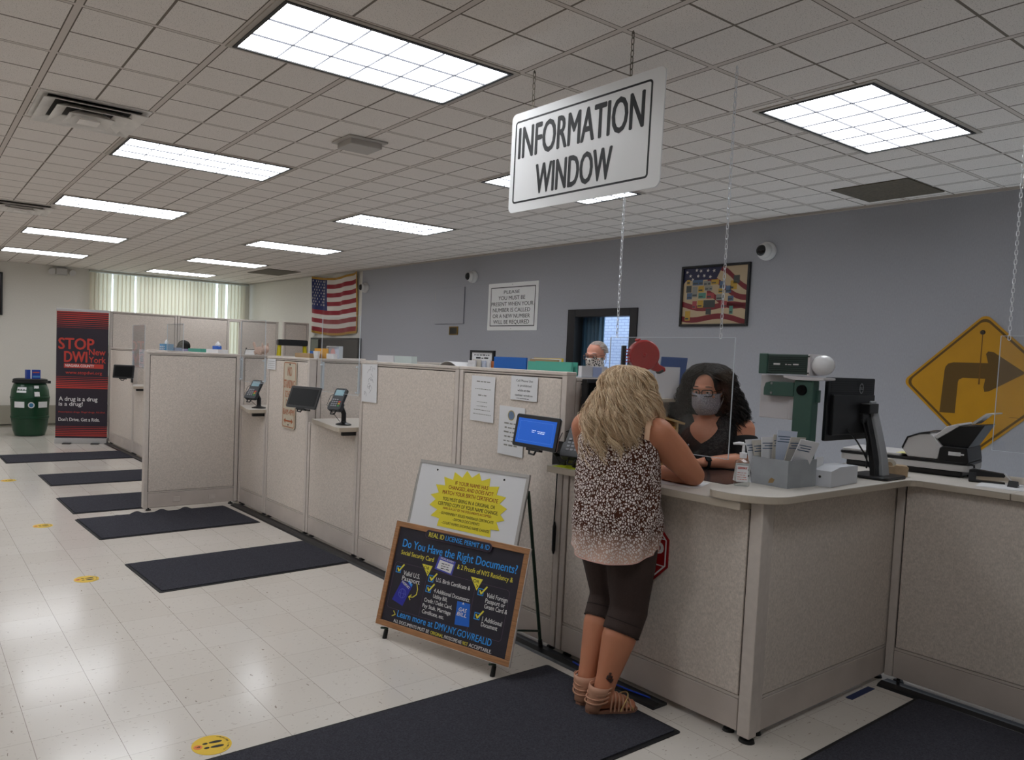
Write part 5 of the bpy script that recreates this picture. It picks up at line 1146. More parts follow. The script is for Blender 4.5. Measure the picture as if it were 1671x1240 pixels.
solo('paper_sheets', 'curled white papers lying left of the black framed notice', 'papers', MB().loft([[(.0, -.14 + .28 * k / 8, .005 + .055 * math.sin(PI * k / 8) + q) for q in (0, .003)] + [(.2, -.14 + .28 * k / 8, .003 + .055 * math.sin(PI * k / 8)), (.2, -.14 + .28 * k / 8, .055 * math.sin(PI * k / 8))] for k in range(9)], True), paper, (.13, 2.42, zs), smooth=60)
# on top of the divider beside the dispenser
t = thing('paper_tray', 'white papers in a tray on the divider behind the blonde woman', 'paper tray', (0, 0, 1.526))
part('tray', MB().box(.12, .60, 1.175, 1.235, 0, .006), mat('tray_clear', (196, 200, 208), .3), t); part('papers', MB().box(.13, .34, 1.185, 1.21, .006, .065).box(.35, .58, 1.185, 1.22, .006, .06), ecol[0], t)
part('card', MB().box(.22, .29, 1.181, 1.184, .006, .06), mat('card_pale_blue', (170, 184, 220), .5), t)
# around the no standing sign
kb = mat('carton_kraft', (170, 142, 108), .7)
t = thing('leaflet_tray', 'kraft box of leaflets above the no standing sign', 'leaflet tray', (.26, 4.78, zs))
part('box', MB().box(-.06, .06, -.15, .15, 0, .075), kb, t)
board('folder', 'orange yellow folder behind the kraft box of leaflets', 'folder', .34, 4.66, .26, .125, .012, mat('folder_orange', (220, 160, 40), .5)); board('folder', 'blue folder in the kraft box of leaflets', 'folder', .33 + .03, 4.80, .26, .098, .01, fb)
solo('paper_cup', 'white paper cup beside the kraft box of leaflets', 'cup', MB().lathe([(.02, 0), (.034, .095), (.034, .098), (.028, .098)], 18), paper, (.25, 4.58, zs), smooth=40)
t = thing('leaflet_holder', 'clear leaflet holder with pink print above the no standing sign', 'leaflet holder', M=facing_hall(4.60, zs, .36))
part('holder', MB().frame(0, .24, 0, .15, .006, -.04, 0), edge_m, t); part('leaflet', MB().box(.006, .234, .006, .145, -.03, -.02), ecol[2], t); part('print', MB().prism(ngon(18, .045, 0, (.09, .085)), -.02, -.019), mat('print_pink_pale', (222, 170, 170), .6), t)
board('notepad', 'white pad right of the clear leaflet holder', 'notepad', .28, 4.345, .13, .08, .04, paper)
# ladder far back
lad_y = mat('ladder_yellow', (206, 190, 20), .5)
t = thing('step_ladder', 'yellow step ladder with black top before the brownish far panel', 'ladder', M=T_((2.55, 9.9, 0)) @ RZ(math.radians(-12)))
for s in (-1, 1):
    part('rail', MB().tube([(s * .32, -.35, 0), (s * .21, 0, 1.72)], .026, 4), lad_y, t); part('rail', MB().tube([(s * .32, .35, 0), (s * .21, .06, 1.72)], .022, 4), lad_y, t)
for k in range(5): z = .3 + .3 * k; part('step', MB().box(-.32 + .064 * z, .32 - .064 * z, -.33 + .2 * z, -.25 + .2 * z, z - .015, z + .015), alu, t)
part('top_cap', MB().box(-.25, .25, -.06, .10, 1.70, 1.80), blk, t, bevel=.02)
# plush toy on the divider, small white board, tissue boxes and so on, far
pl = mat('plush_pink', (206, 176, 160), .95, bump=(120, .5)); 
t = thing('plush_toy', 'pinkish plush animal lying on the divider left of the no standing sign', 'plush toy', M=T_((.22, 5.817, H + .001)) @ RZ(math.radians(-90)))
part('body', MB().ell((0, 0, .045), (.11, .03, .045)).ell((.15, 0, .06), (.05, .035, .042)), pl, t, smooth=80)
for x, y in ((-.07, .02), (-.07, -.02), (.07, .02), (.07, -.02)): part('paw', MB().cap((x, y, .03), (x + .02, y * 1.2, .012), .015, .013), pl, t, smooth=80)
part('ear', MB().ell((.14, .03, .10), (.014, .008, .03)), pl, t, smooth=80); part('ear', MB().ell((.14, -.03, .10), (.014, .008, .03)), pl, t, smooth=80); part('tail', MB().cap((-.10, 0, .05), (-.15, 0, .12), .012, .016), pl, t, smooth=80)
t = thing('desk_whiteboard', 'small white board with dark edge left of the plush animal', 'whiteboard', M=facing_hall(6.38, zs, .28) @ RX(-.2))
part('board', MB().box(0, .42, 0, .09, -.008, 0), paper, t); part('edge', MB().box(-.008, 0, 0, .11, -.01, .002).box(0, .42, .088, .094, -.01, .002), blk, t)
tb = mat('tissue_box_blue', (96, 150, 190), .5); tw_ = mat('tissue_white', (226, 226, 228), .7)
t = thing('tissue_box', 'blue and white wavy tissue box far above the jutting panel', 'tissue box', (.22, 9.02, zs))
part('box', MB().box(-.06, .06, -.12, .12, 0, .12), tb, t); mb = MB(); [mb.tube([(-.062, -.12 + .024 * k, .02 + .03 * j + .008 * math.sin(k * 1.6)) for k in range(11)], .004, 4) for j in range(3)]; part('waves', mb, tw_, t)
part('tissue', MB().loft([[(.02 * math.cos(a) * s, .04 * math.sin(a) * s * 1.5, z) for a in [2 * PI * k / 8 for k in range(8)]] for z, s in ((.12, .8), (.145, 1.1), (.17, .5), (.185, .1))]), tw_, t, smooth=60)
board('tissue_box', 'plain pale blue box beside the wavy tissue box', 'tissue box', .30, 9.25 - .02, .2, .075, .1, mat('box_pale_blue', (150, 166, 196), .5), z=zs) if False else solo('carton', 'plain pale blue carton left of the wavy tissue box', 'carton', MB().box(-.05, .05, -.10, .10, 0, .075), mat('box_pale_blue', (150, 166, 196), .5), (.36, 9.04, zs))
solo('carton', 'small lilac carton right of the dark haired head', 'carton', MB().box(-.05, .05, -.08, .08, 0, .065), mat('box_lilac', (150, 150, 186), .5), (.22, 8.12, zs))
solo('carton', 'teal green carton far above the jutting panel', 'carton', MB().box(-.06, .06, -.22, .22, 0, .075), mat('box_teal', (84, 168, 150), .5), (.22, 7.70, zs))
t = thing('tissue_box', 'white tissue box with blue spout beside the teal carton', 'tissue box', (.24, 7.12, zs))
part('box', MB().box(-.06, .06, -.2, .2, 0, .075), tw_, t); part('spout', MB().box(-.03, .03, -.07, .07, .075, .115), mat('spout_blue', (50, 100, 190), .5), t); part('tissue', MB().loft([[(.02 * math.cos(a) * s, .06 * math.sin(a) * s - .03, z) for a in [2 * PI * k / 8 for k in range(8)]] for z, s in ((.11, .8), (.135, 1.2), (.155, .6), (.17, .1))]), tw_, t, smooth=60)
# ================================================================== PEOPLE
def skin_mat(name, col, blotch=.10):
    m, nt, b, tc, sp = nodes_mat(name); L = nt.links; c = lin(*col)
    n = noise(nt, tc.outputs['Object'], 14, 4); n2 = noise(nt, tc.outputs['Object'], 160, 2)
    c2 = (c[0] * (1 + blotch), c[1] * (1 - blotch * .6), c[2] * (1 - blotch), 1)
    L.new(mixc(nt, mnode(nt, 'ADD', mnode(nt, 'MULTIPLY', n, .7), mnode(nt, 'MULTIPLY', n2, .3)), c, c2), b.inputs['Base Color'])
    b.inputs['Roughness'].default_value = .5; b.inputs['Specular IOR Level'].default_value = .35
    b.inputs['Subsurface Weight'].default_value = .08; b.inputs['Subsurface Radius'].default_value = (.012, .005, .003); b.inputs['Subsurface Scale'].default_value = .5
    bp = nt.nodes.new('ShaderNodeBump'); bp.inputs['Strength'].default_value = .12; bp.inputs['Distance'].default_value = .002; L.new(n2, bp.inputs['Height']); L.new(bp.outputs[0], b.inputs['Normal'])
    return m
def blob(name, mb, m, parent, voxel=.008, smooth=6, label=None, post=None):
    """melt overlapping capsules into one continuous surface"""
    me = mesh_of(name, mb, m); ob = bpy.data.objects.new(name, me); C.objects.link(ob)
    r = ob.modifiers.new('r', 'REMESH'); r.mode = 'VOXEL'; r.voxel_size = voxel; r.use_smooth_shade = True
    s = ob.modifiers.new('s', 'SMOOTH'); s.factor = .5; s.iterations = smooth
    dg = bpy.context.evaluated_depsgraph_get(); me2 = bpy.data.meshes.new_from_object(ob.evaluated_get(dg))
    bpy.data.objects.remove(ob); bpy.data.meshes.remove(me)
    if post:
        for v in me2.vertices: v.co = post(v.co)
    me2.materials.clear(); me2.materials.append(m); me2.polygons.foreach_set('use_smooth', [True] * len(me2.polygons)); me2.polygons.foreach_set('material_index', [0] * len(me2.polygons))
    o = bpy.data.objects.new(name, me2); C.objects.link(o); o.parent = parent
    if label: o['label'] = label
    return o
def ring(c, rx, ry, z, n=32, p=2.3):
    out = []
    for j in range(n):
        a = 2 * PI * j / n; ca, sa = math.cos(a), math.sin(a)
        out.append((c[0] + rx * abs(ca) ** (2 / p) * (1 if ca >= 0 else -1), c[1] + ry * abs(sa) ** (2 / p) * (1 if sa >= 0 else -1), z))
    return out
def head_mb(mb, H, jaw=1.0):
    """head in its own frame: X forward, Z up, centre between the ears"""
    def cap(a, b, r0, r1): mb.cap(H @ Vector(a), H @ Vector(b), r0, r1, 14)
    def ell(c, r): mb.ell(c, r, 22, 14, H)
    ell((-.012, 0, .03), (.096, .077, .088)); ell((.03, 0, -.005), (.066, .066, .085)); ell((.03, 0, -.055), (.058, .055 * jaw, .055))
    cap((.055, .0, -.095), (.066, 0, -.09), .024, .02)
    cap((.02, .05 * jaw, -.07), (.06, .02, -.095), .02, .018); cap((.02, -.05 * jaw, -.07), (.06, -.02, -.095), .02, .018)
    cap((.092, 0, .012), (.113, 0, -.028), .009, .014); cap((.104, .012, -.032), (.104, -.012, -.032), .009, .009)
    cap((.08, .045, .028), (.092, .012, .026), .011, .012); cap((.08, -.045, .028), (.092, -.012, .026), .011, .012)
    cap((.085, .02, -.063), (.085, -.02, -.063), .011, .011)
    ell((.055, .045, -.02), (.028, .022, .025)); ell((.055, -.045, -.02), (.028, .022, .025))
    for s in (-1, 1): ell((-.005, .078 * s, -.008), (.018, .009, .031))
def eyes(parent, H, iris):
    for s in (-1, 1):
        mb = MB().ell((.082, .031 * s, .006), (.0125, .0135, .0115), 16, 10, H); ey = part('eye', mb, mat('eye_white', (214, 206, 200), .25), parent, smooth=80)
        part('iris', MB().ell((.0925, .031 * s, .0055), (.0035, .0058, .0058), 14, 8, H), iris, ey, smooth=80)
        part('eyelid', MB().tube([H @ Vector((.083 + .011 * math.cos(q), .031 * s + .015 * math.sin(q), .0135 - .004 * abs(math.sin(q)))) for q in [-1.2 + .3 * k for k in range(9)]], .0032, 6), parent_skin[0], parent, smooth=60)
        part('eyebrow', MB().tube([H @ Vector((.094 - .002 * abs(k - 2) - .010 * (k > 2) * (k - 2) * .5, s * (.014 + .010 * k), .034 + .004 * math.sin(k * .8))) for k in range(5)], [.0022, .003, .003, .0025, .0012], 6), parent_brow[0], parent, smooth=60)
parent_skin = [None]; parent_brow = [None]
def mask(parent, H, m, loop=True):
    mb = MB(); n, k = 20, 10; vs = []
    for j in range(k + 1):
        z = -.012 - .115 * j / k
        for i in range(n + 1):
            a = math.radians(-82 + 164 * i / n)
            nose = .024 * math.exp(-(a / .30) ** 2) * math.exp(-((z + .035) / .04) ** 2)
            taper = 1 - .28 * max(0, (-z - .075) / .05) ** 1.5
            vs.append(H @ Vector((-.004 + (.108 * taper + nose) * math.cos(a), (.080 * taper) * math.sin(a), z + .012 * math.cos(a) * (j < 3) * (1 - j / 3) - .004 * math.sin(j * 2.1) * math.cos(a))))
    mb.add(vs, [(j * (n + 1) + i, j * (n + 1) + i + 1, (j + 1) * (n + 1) + i + 1, (j + 1) * (n + 1) + i) for j in range(k) for i in range(n)])
    o = part('face_mask', mb, m, parent, smooth=70); s = o.modifiers.new('s', 'SOLIDIFY'); s.thickness = .002
    for sg in (-1, 1): part('ear_loop', MB().tube([H @ Vector(p) for p in ((.012, .082 * sg, -.018), (-.012, .090 * sg, .012), (-.022, .089 * sg, -.01), (-.012, .086 * sg, -.05), (.012, .074 * sg, -.095))], .003, 6), mat('mask_elastic', (206, 206, 210), .7), parent, smooth=60)
def glasses(parent, H, m):
    mb = MB()
    for s in (-1, 1):
        pts = [(.113 - .012 * (abs(s * .034 + x) / .06) ** 2, s * .034 + x, .004 + y) for x, y in rrect(-.028, .028, -.018, .018, .012, 4)]
        mb.tube([H @ Vector(p) for p in pts], .0028, 6, True)
        mb.tube([H @ Vector(p) for p in ((.10, s * .064, .012), (.05, s * .080, .012), (-.005, s * .084, .008), (-.02, s * .083, -.01))], .0024, 6)
    mb.tube([H @ Vector(p) for p in ((.1165, -.007, .008), (.119, 0, .011), (.1165, .007, .008))], .0025, 6)
    part('glasses', mb, m, parent, smooth=60)
def hand_mb(mb, M, curl=.5, spread=.12, thumb=1, s=1.0):
    """M: wrist frame, X toward the fingertips, Z out of the back of the hand; thumb on the +Y side when thumb=1"""
    P = lambda *p: M @ (Vector(p) * s)
    for y in (-.026, -.009, .009, .026): mb.cap(P(-.01, y * .7, 0), P(.078, y, .0), .0125 * s, .0118 * s, 10)
    for k, (y, L1) in enumerate(((.028, .068), (.010, .078), (-.009, .072), (-.027, .056))):
        a = spread * (1.2 - .8 * k); d = Vector((math.cos(a), math.sin(a), 0)); p = Vector((.080, y * 1.05, .0)); c = curl * (1 + .12 * k)
        for j, (f, r0, r1) in enumerate(((.46, .0098, .0090), (.30, .0090, .0083), (.24, .0083, .0072))):
            b = c * (.55 + .55 * j); dd = Vector((d.x * math.cos(b), d.y * math.cos(b), -math.sin(b))); q = p + dd * L1 * f
            mb.cap(M @ (p * s), M @ (q * s), r0 * s, r1 * s, 10); p = q
    t = thumb; p = Vector((.018, .028 * t, -.004))
    for dd, Lq, r0, r1 in ((Vector((.62, .72 * t, -.25)), .042, .0135, .0115), (Vector((.88, .38 * t, -.30)), .032, .0112, .0098), (Vector((.95, .12 * t, -.30)), .024, .0098, .0080)):
        q = p + dd.normalized() * Lq; mb.cap(M @ (p * s), M @ (q * s), r0 * s, r1 * s, 10); p = q
def hair_mat(name, dark, light, rough=.35):
    m = bpy.data.materials.new(name); m.use_nodes = True; nt = m.node_tree; b = nt.nodes['Principled BSDF']
    hi = nt.nodes.new('ShaderNodeHairInfo'); rp = nt.nodes.new('ShaderNodeValToRGB'); rp.color_ramp.elements[0].color = lin(*dark); rp.color_ramp.elements[1].color = lin(*light)
    nt.links.new(hi.outputs['Random'], rp.inputs[0]); nt.links.new(rp.outputs[0], b.inputs['Base Color']); b.inputs['Roughness'].default_value = rough; b.inputs['Specular IOR Level'].default_value = .5
    b.inputs['Sheen Weight'].default_value = .0
    return m
def strands(name, parent, curves, m, r0, r1):
    hc = bpy.data.hair_curves.new(name); k = len(curves[0]); hc.add_curves([k] * len(curves))
    pos = np.array([[tuple(p) for p in c] for c in curves], dtype=np.float32).reshape(-1)
    hc.attributes['position'].data.foreach_set('vector', pos)
    ra = hc.attributes.get('radius') or hc.attributes.new('radius', 'FLOAT', 'POINT')
    ra.data.foreach_set('value', np.tile(np.linspace(r0, r1, k), len(curves)).astype(np.float32))
    hc.materials.append(m); o = bpy.data.objects.new(name, hc); C.objects.link(o); o.parent = parent; return o
def grow(Hc, R, n, length, side, back, front_cut, wave, cycles, seed, clumps=60, fall_z=1.2, tip=.03, npt=22, drop=(.0, .0), face=50, jitter=.012, curl=0.0, clump=.0, backward=0.0):
    """long hair: strands leave the scalp, follow it to the side, then fall; wave amplitude and curl grow toward the tips"""
    r = random.Random(seed); cl = [(r.uniform(0, 6.28), r.uniform(.75, 1.3), r.uniform(.8, 1.25), r.uniform(-.03, .03)) for _ in range(clumps)]
    out = []
    while len(out) < n:
        az = r.uniform(-PI, PI); po = math.acos(r.uniform(-.25, 1))
        ad = abs(math.degrees(az))
        if ad < face and po > math.radians(front_cut): continue
        azf = az
        if ad < face + 25: azf = math.copysign(math.radians(face + 25 + r.uniform(-8, 14)) , az if ad > 4 else r.choice((-1, 1)))     # parted away from the face
        ci = int((azf + PI) / (2 * PI) * clumps * .999); ly_ = int(po * 3.2); ph, am, fr, lo = cl[(ci * 7 + ly_ * 13) % clumps]
        azc = -PI + (ci + .5) * 2 * PI / clumps; rl = ((ci * 5 + ly_ * 3) % 7 - 3) / 3 * jitter
        Lr = length * (1 + lo * 3) * r.uniform(.80, 1.04); pts = []
        bk = max(0.0, -math.cos(azf)); sd = abs(math.sin(azf)); fall = R + (side - R) * sd + (back - R) * bk * bk
        fall *= r.uniform(.72, 1.02); ro = r.uniform(-jitter, jitter)
        aph = ph + r.uniform(-.3, .3)
        for j in range(npt):
            t = j / (npt - 1); q = Lr * t
            arc = (PI / 2 - po) * R if po < PI / 2 else 0
            kk = clump * min(1, t * 1.5); ca = (azf + (az - azf) * max(0, 1 - t * 3.5)) * (1 - kk) + azc * kk
            if q < arc: p_ = po + q / R; rr = R * 1.03 * math.sin(p_); z = R * 1.05 * math.cos(p_)
            else:
                u = q - arc; z = (0 if po < PI / 2 else R * math.cos(po)) - u; rr = R * (1.03 if po < PI / 2 else math.sin(po)) + (fall - R) * min(1, u / .13) ** .8
                rr -= tip * max(0, t - .8) / .2
            rr += drop[0] * t
            w_ = wave * am * min(1, t * 2.2 + .05); th = aph + fr * cycles * 2 * PI * t
            dx = w_ * math.cos(th); dt = w_ * math.sin(th) + curl * math.sin(th * 1.4 + ph) * t
            ra = rr + dx * .8 + ro * (1 - kk) + rl * kk
            x, y = math.cos(ca), math.sin(ca)
            pts.append(Vector((Hc[0] + ra * x - dt * y - backward * t * max(0, x + .6), Hc[1] + ra * y + dt * x, Hc[2] + z + w_ * .35 * math.sin(th * 1.1 + 1))))
        out.append(pts)
    return out

# ------------------------------------------------------------------ the woman at the counter
AW = math.radians(14); WX, WY = -.24, .60
w_root = thing('person', 'blonde woman in a spotted brown sleeveless top leaning on the counter', 'person', (WX, WY, 0), AW)
sk = skin_mat('skin_tanned', (184, 126, 96)); parent_skin[0] = sk; blonde_b = mat('brow_blonde', (150, 120, 80), .8); parent_brow[0] = blonde_b
z0 = .0105
HW = T_((.085, 0, 1.475)) @ RZ(.10) @ RY(.28)
mb = MB(); head_mb(mb, HW, .95)
mb.cap((.04, 0, 1.33), (.07, 0, 1.42), .062, .056, 14)
mb.ell((.035, 0, 1.24), (.115, .165, .12), 20, 12); mb.ell((.035, 0, 1.06), (.12, .15, .14), 20, 12); mb.ell((.035, 0, .90), (.135, .17, .12), 20, 12)
mb.cap((.03, -.14, 1.31), (.03, .14, 1.31), .065, .065)
RSH, REL, RWR = Vector((.035, -.178, 1.298)), Vector((.285, -.262, 1.097)), Vector((.345, -.04, 1.082))
mb.cap(RSH, RSH.lerp(REL, .45), .076, .073, 16); mb.cap(RSH.lerp(REL, .45), REL, .073, .052, 16); mb.cap(REL, REL.lerp(RWR, .35), .050, .048, 16); mb.cap(REL.lerp(RWR, .35), RWR, .048, .030, 16)
LSH, LEL, LWR = Vector((.035, .178, 1.298)), Vector((.26, .27, 1.10)), Vector((.40, .10, 1.082))
mb.cap(LSH, LSH.lerp(LEL, .45), .076, .070, 16); mb.cap(LSH.lerp(LEL, .45), LEL, .070, .052, 16); mb.cap(LEL, LWR, .050, .030, 16)
hand_mb(mb, axes(RWR, (.25, .97, -.05), (.97, -.25, .0)), .55, .10, 1, .95)
hand_mb(mb, axes(LWR, (.85, -.52, -.05), (.52, .85, 0)), .6, .10, -1, .95)
RA, LA = Vector((-.105, -.045, .095)), Vector((-.050, .070, .095))
RK, LK = Vector((.055, -.080, .46)), Vector((.145, .072, .475)); RH_, LH_ = Vector((.05, -.078, .84)), Vector((.06, .085, .84))
for A_, K_, H_ in ((RA, RK, RH_), (LA, LK, LH_)):
    mb.cap(H_, K_, .115, .080, 16); mb.cap(K_, K_.lerp(A_, .35) + Vector((-.012, 0, 0)), .076, .078, 16); mb.cap(K_.lerp(A_, .35) + Vector((-.012, 0, 0)), A_.lerp(K_, .18), .078, .050, 16); mb.cap(A_.lerp(K_, .18), A_ + Vector((0, 0, -.01)), .050, .044, 16)
RF = (Vector((.79, -.61, 0)), Vector((-.105, -.045, 0))); LF = (Vector((.97, .22, 0)), Vector((-.050, .070, 0)))
for d, a in (RF, LF):
    n_ = Vector((-d.y, d.x, 0)); Zf = z0 + .012
    mb.cap(a + d * -.042 + Vector((0, 0, Zf + .032)), a + Vector((0, 0, Zf + .06)), .030, .034); mb.cap(a + Vector((0, 0, Zf + .058)), a + d * .10 + Vector((0, 0, Zf + .032)), .040, .028); mb.cap(a + d * -.03 + Vector((0, 0, Zf + .026)), a + d * .11 + Vector((0, 0, Zf + .022)), .027, .026)
    for k, y in enumerate((.026, .010, -.004, -.017, -.029)):
        L_ = (.052, .054, .048, .040, .030)[k]; sg = 1 if d is RF[0] else -1
        mb.cap(a + d * .105 + n_ * y * sg + Vector((0, 0, Zf + .016)), a + d * (.115 + L_) + n_ * y * 1.1 * sg + Vector((0, 0, Zf + .010)), .013 if k else .015, .009 if k else .012, 10)
blob('body', mb, sk, w_root, .0068, 5)
# sandals
leather = mat('sandal_leather', (190, 142, 116), .55); sole_m = mat('sandal_sole', (150, 108, 88), .6); sgold = mat('sandal_gold', (214, 186, 130), .35, .6)
for d, a, nm in ((RF[0], RF[1], 'right'), (LF[0], LF[1], 'left')):
    n_ = Vector((-d.y, d.x, 0)); sg = 1 if nm == 'right' else -1
    Mf = Matrix(((d.x, n_.x, 0, a.x), (d.y, n_.y, 0, a.y), (0, 0, 1, z0), (0, 0, 0, 1)))
    sdl = bpy.data.objects.new('sandal', mesh_of('sandal', MB().prism([(-.078 + .0, 0), (-.07, .024), (-.03, .033), (.04, .036), (.10, .045 ), (.15, .036), (.178, .012), (.176, -.014), (.15, -.036), (.10, -.044), (.04, -.035), (-.03, -.031), (-.07, -.022)], 0, .011, Mf), sole_m)); C.objects.link(sdl); sdl.parent = w_root
    mb = MB()
    rings = []
    for z, r_ in ((.012, .036), (.04, .037), (.07, .042), (.10, .050), (.125, .053)):
        cz = Vector((-.042 + z * .30, 0)); rings.append([Mf @ Vector((cz.x + r_ * math.cos(q) * 1.0, r_ * .98 * math.sin(q), z)) for q in [PI * .42 + PI * 1.16 * k / 14 for k in range(15)]])
    vs = [p for rg in rings for p in rg]; mb.add(vs, [(i * 15 + j, i * 15 + j + 1, (i + 1) * 15 + j + 1, (i + 1) * 15 + j) for i in range(4) for j in range(14)])
    o = part('heel_cup', mb, leather, sdl, smooth=60); so = o.modifiers.new('s', 'SOLIDIFY'); so.thickness = .004; so.offset = 1
    mb = MB(); mg = MB()
    def strap(x, zt, lean, r_=.0045, wd=.042, tgt=None):
        pts = [Mf @ Vector((x + lean * math.cos(q), wd * math.sin(q) * (1.0), .012 + zt * max(0, math.cos(q)) ** .7)) for q in [-PI / 2 + PI * k / 12 for k in range(13)]]
        (tgt or mb).tube(pts, r_, 6)
    for x, zt, le in ((.025, .088, .015), (.045, .078, .012), (.065, .070, .01), (.085, .060, .01), (.105, .052, .008), (.125, .042, .006)): strap(x, zt, le)
    strap(.075, .068, .05, .0035, .044, mg); strap(.14, .036, -.02, .003, .04, mg)
    for z in (.055, .075, .095, .115):
        pts = [Mf @ Vector((-.042 + z * .30 + (.050 + .004 * math.sin(q * 3)) * math.cos(q) * (1.0 + .12 * (math.cos(q) > 0)), .050 * math.sin(q), z + .010 * math.cos(q))) for q in [2 * PI * k / 20 for k in range(20)]]
        mb.tube(pts, .0045, 6, True)
    part('strap', mb, leather, sdl, smooth=60); part('gold_strap', mg, sgold, sdl, smooth=60)
# leggings
leg_c = mat('legging_brown', (58, 44, 40), .8, noise=(160, .14))
mb = MB()
for A_, K_, H_ in ((RA, RK, RH_), (LA, LK, LH_)):
    B_ = K_.lerp(A_, .30) + Vector((-.008, 0, 0))
    mb.cap(H_ + Vector((0, 0, .02)), H_.lerp(K_, .45), .125, .114, 18); mb.cap(H_.lerp(K_, .45), K_, .112, .087, 18)
    mb.tube([K_ + Vector((0, 0, .03)), K_, B_], [.087, .089, .086], 18)
mb.ell((.035, 0, .88), (.14, .18, .12), 20, 12)
blob('leggings', mb, leg_c, w_root, .009, 5)
mb = MB()
for A_, K_ in ((RA, RK), (LA, LK)):
    for q in (.16, .285):
        c_ = K_.lerp(A_, q) + Vector((-.006, 0, 0)); ax = (A_ - K_).normalized(); u = ax.orthogonal().normalized(); v = ax.cross(u)
        mb.tube([c_ + (u * math.cos(t) + v * math.sin(t)) * .0855 for t in [2 * PI * k / 28 for k in range(28)]], .0022, 5, True)
part('legging_seam', mb, mat('legging_seam_dark', (42, 32, 30), .8), w_root, smooth=60)
# spotted top, fading to pale pink at the hem
m, nt, b, tc, sp = nodes_mat('spotted_fabric'); L = nt.links
mp = nt.nodes.new('ShaderNodeMapping'); mp.inputs['Scale'].default_value = (1, 1, .78); L.new(tc.outputs['Object'], mp.inputs[0])
nz = nt.nodes.new('ShaderNodeTexNoise'); nz.inputs['Scale'].default_value = 60; L.new(mp.outputs[0], nz.inputs['Vector'])
va = nt.nodes.new('ShaderNodeVectorMath'); va.operation = 'SCALE'; va.inputs[3].default_value = .012; L.new(nz.outputs['Color'], va.inputs[0])
vb = nt.nodes.new('ShaderNodeVectorMath'); vb.operation = 'ADD'; L.new(mp.outputs[0], vb.inputs[0]); L.new(va.outputs[0], vb.inputs[1])
vo = nt.nodes.new('ShaderNodeTexVoronoi'); vo.feature = 'DISTANCE_TO_EDGE'; vo.inputs['Scale'].default_value = 90; L.new(vb.outputs[0], vo.inputs['Vector'])
spot = mnode(nt, 'GREATER_THAN', vo.outputs['Distance'], .15)
fade = nt.nodes.new('ShaderNodeMapRange'); fade.inputs[1].default_value = .86; fade.inputs[2].default_value = .71; L.new(sp.outputs[2], fade.inputs[0])
ground = mixc(nt, fade.outputs[0], lin(76, 42, 30), lin(222, 184, 166))
L.new(mixc(nt, spot, ground, lin(226, 216, 212)), b.inputs['Base Color']); b.inputs['Roughness'].default_value = .8; b.inputs['Specular IOR Level'].default_value = .15
top_m = m
mb = MB(); N_ = 56; rings = []
LV = [(.70, .030, .165, .196), (.74, .032, .166, .198), (.79, .034, .168, .202), (.85, .036, .170, .205), (.91, .036, .170, .206), (.96, .034, .163, .200), (1.0, .032, .155, .192), (1.05, .032, .152, .190), (1.12, .034, .152, .190), (1.19, .036, .150, .190), (1.25, .036, .144, .188), (1.295, .036, .128, .180), (1.33, .038, .110, .162), (1.36, .044, .092, .128), (1.385, .052, .080, .095), (1.398, .058, .073, .075)]
for i, (z, c, rx, ry) in enumerate(LV):
    rg = ring((c, 0), rx, ry, z, N_, 2.35); out = []
    for j, p in enumerate(rg):
        a = 2 * PI * j / N_; fold = (.006 * math.sin(5 * a + z * 9) + .004 * math.sin(9 * a - z * 22)) * (1 if z < 1.3 else .3)
        wr = .006 * math.sin(z * 85 + 2 * math.sin(a * 2)) * math.exp(-((z - .97) / .06) ** 2)
        k = 1 + (fold + wr) / rx
        dz = 0
        if z < .86: s_ = (.86 - z) / .16; dz = s_ * (.045 * abs(math.sin(a)) ** 2.6 + .02 * (math.cos(a) > 0) * math.cos(a))
        out.append((c + (p[0] - c) * k, p[1] * k, z + dz))
    rings.append(out)
mb.loft(rings, False)
o = part('top', mb, top_m, w_root, smooth=80); so = o.modifiers.new('s', 'SOLIDIFY'); so.thickness = .003; so.offset = 1; ss = o.modifiers.new('u', 'SUBSURF'); ss.levels = 1; ss.render_levels = 2
mb = MB().tube([(p[0], p[1], p[2]) for p in rings[0]], .0028, 5, True); part('hem', mb, mat('hem_pink', (224, 176, 166), .7), w_root, smooth=60)
mb = MB(); pts = [(.115, -.158, 1.30), (.075, -.160, 1.352), (.03, -.165, 1.382), (-.02, -.165, 1.372), (-.055, -.172, 1.33), (-.075, -.178, 1.28)]
rg = [[Vector(p) + Vector((0, s * .012, -abs(s) * .001)) + Vector((0, 0, h)) for s, h in ((-1, -.004), (1, .001), (1, .004), (-1, -.001))] for p in pts]
part('strap', mb.loft(rg), mat('strap_beige', (206, 168, 138), .6), w_root, smooth=50)
# tattoo above the right ankle, pressed onto the skin
mb = MB(); ac_ = RA.lerp(RK, .20); vd = (Vector((-.9, -.62, 0))).normalized(); sdv = Vector((-vd.y, vd.x, 0)); r = random.Random(4)
for k in range(9):
    a = r.uniform(0, 6.28); rr = .006 + .012 * r.random(); yy = rr * math.cos(a); zz_ = .012 + rr * math.sin(a) * 1.2
    ang = yy / .055; cpt = ac_ + (vd * math.cos(ang) + sdv * math.sin(ang)) * .0545 + Vector((0, 0, zz_))
    Mx = axes(cpt, sdv, (0, 0, 1)); mb.prism([(.007 * math.cos(t) * (1 if q % 2 else .55), .007 * math.sin(t) * (1 if q % 2 else .55)) for q, t in enumerate([2 * PI * v / 10 for v in range(10)])], -.004, .002, Mx)
part('tattoo', mb, mat('tattoo_ink', (74, 52, 46), .7), w_root)
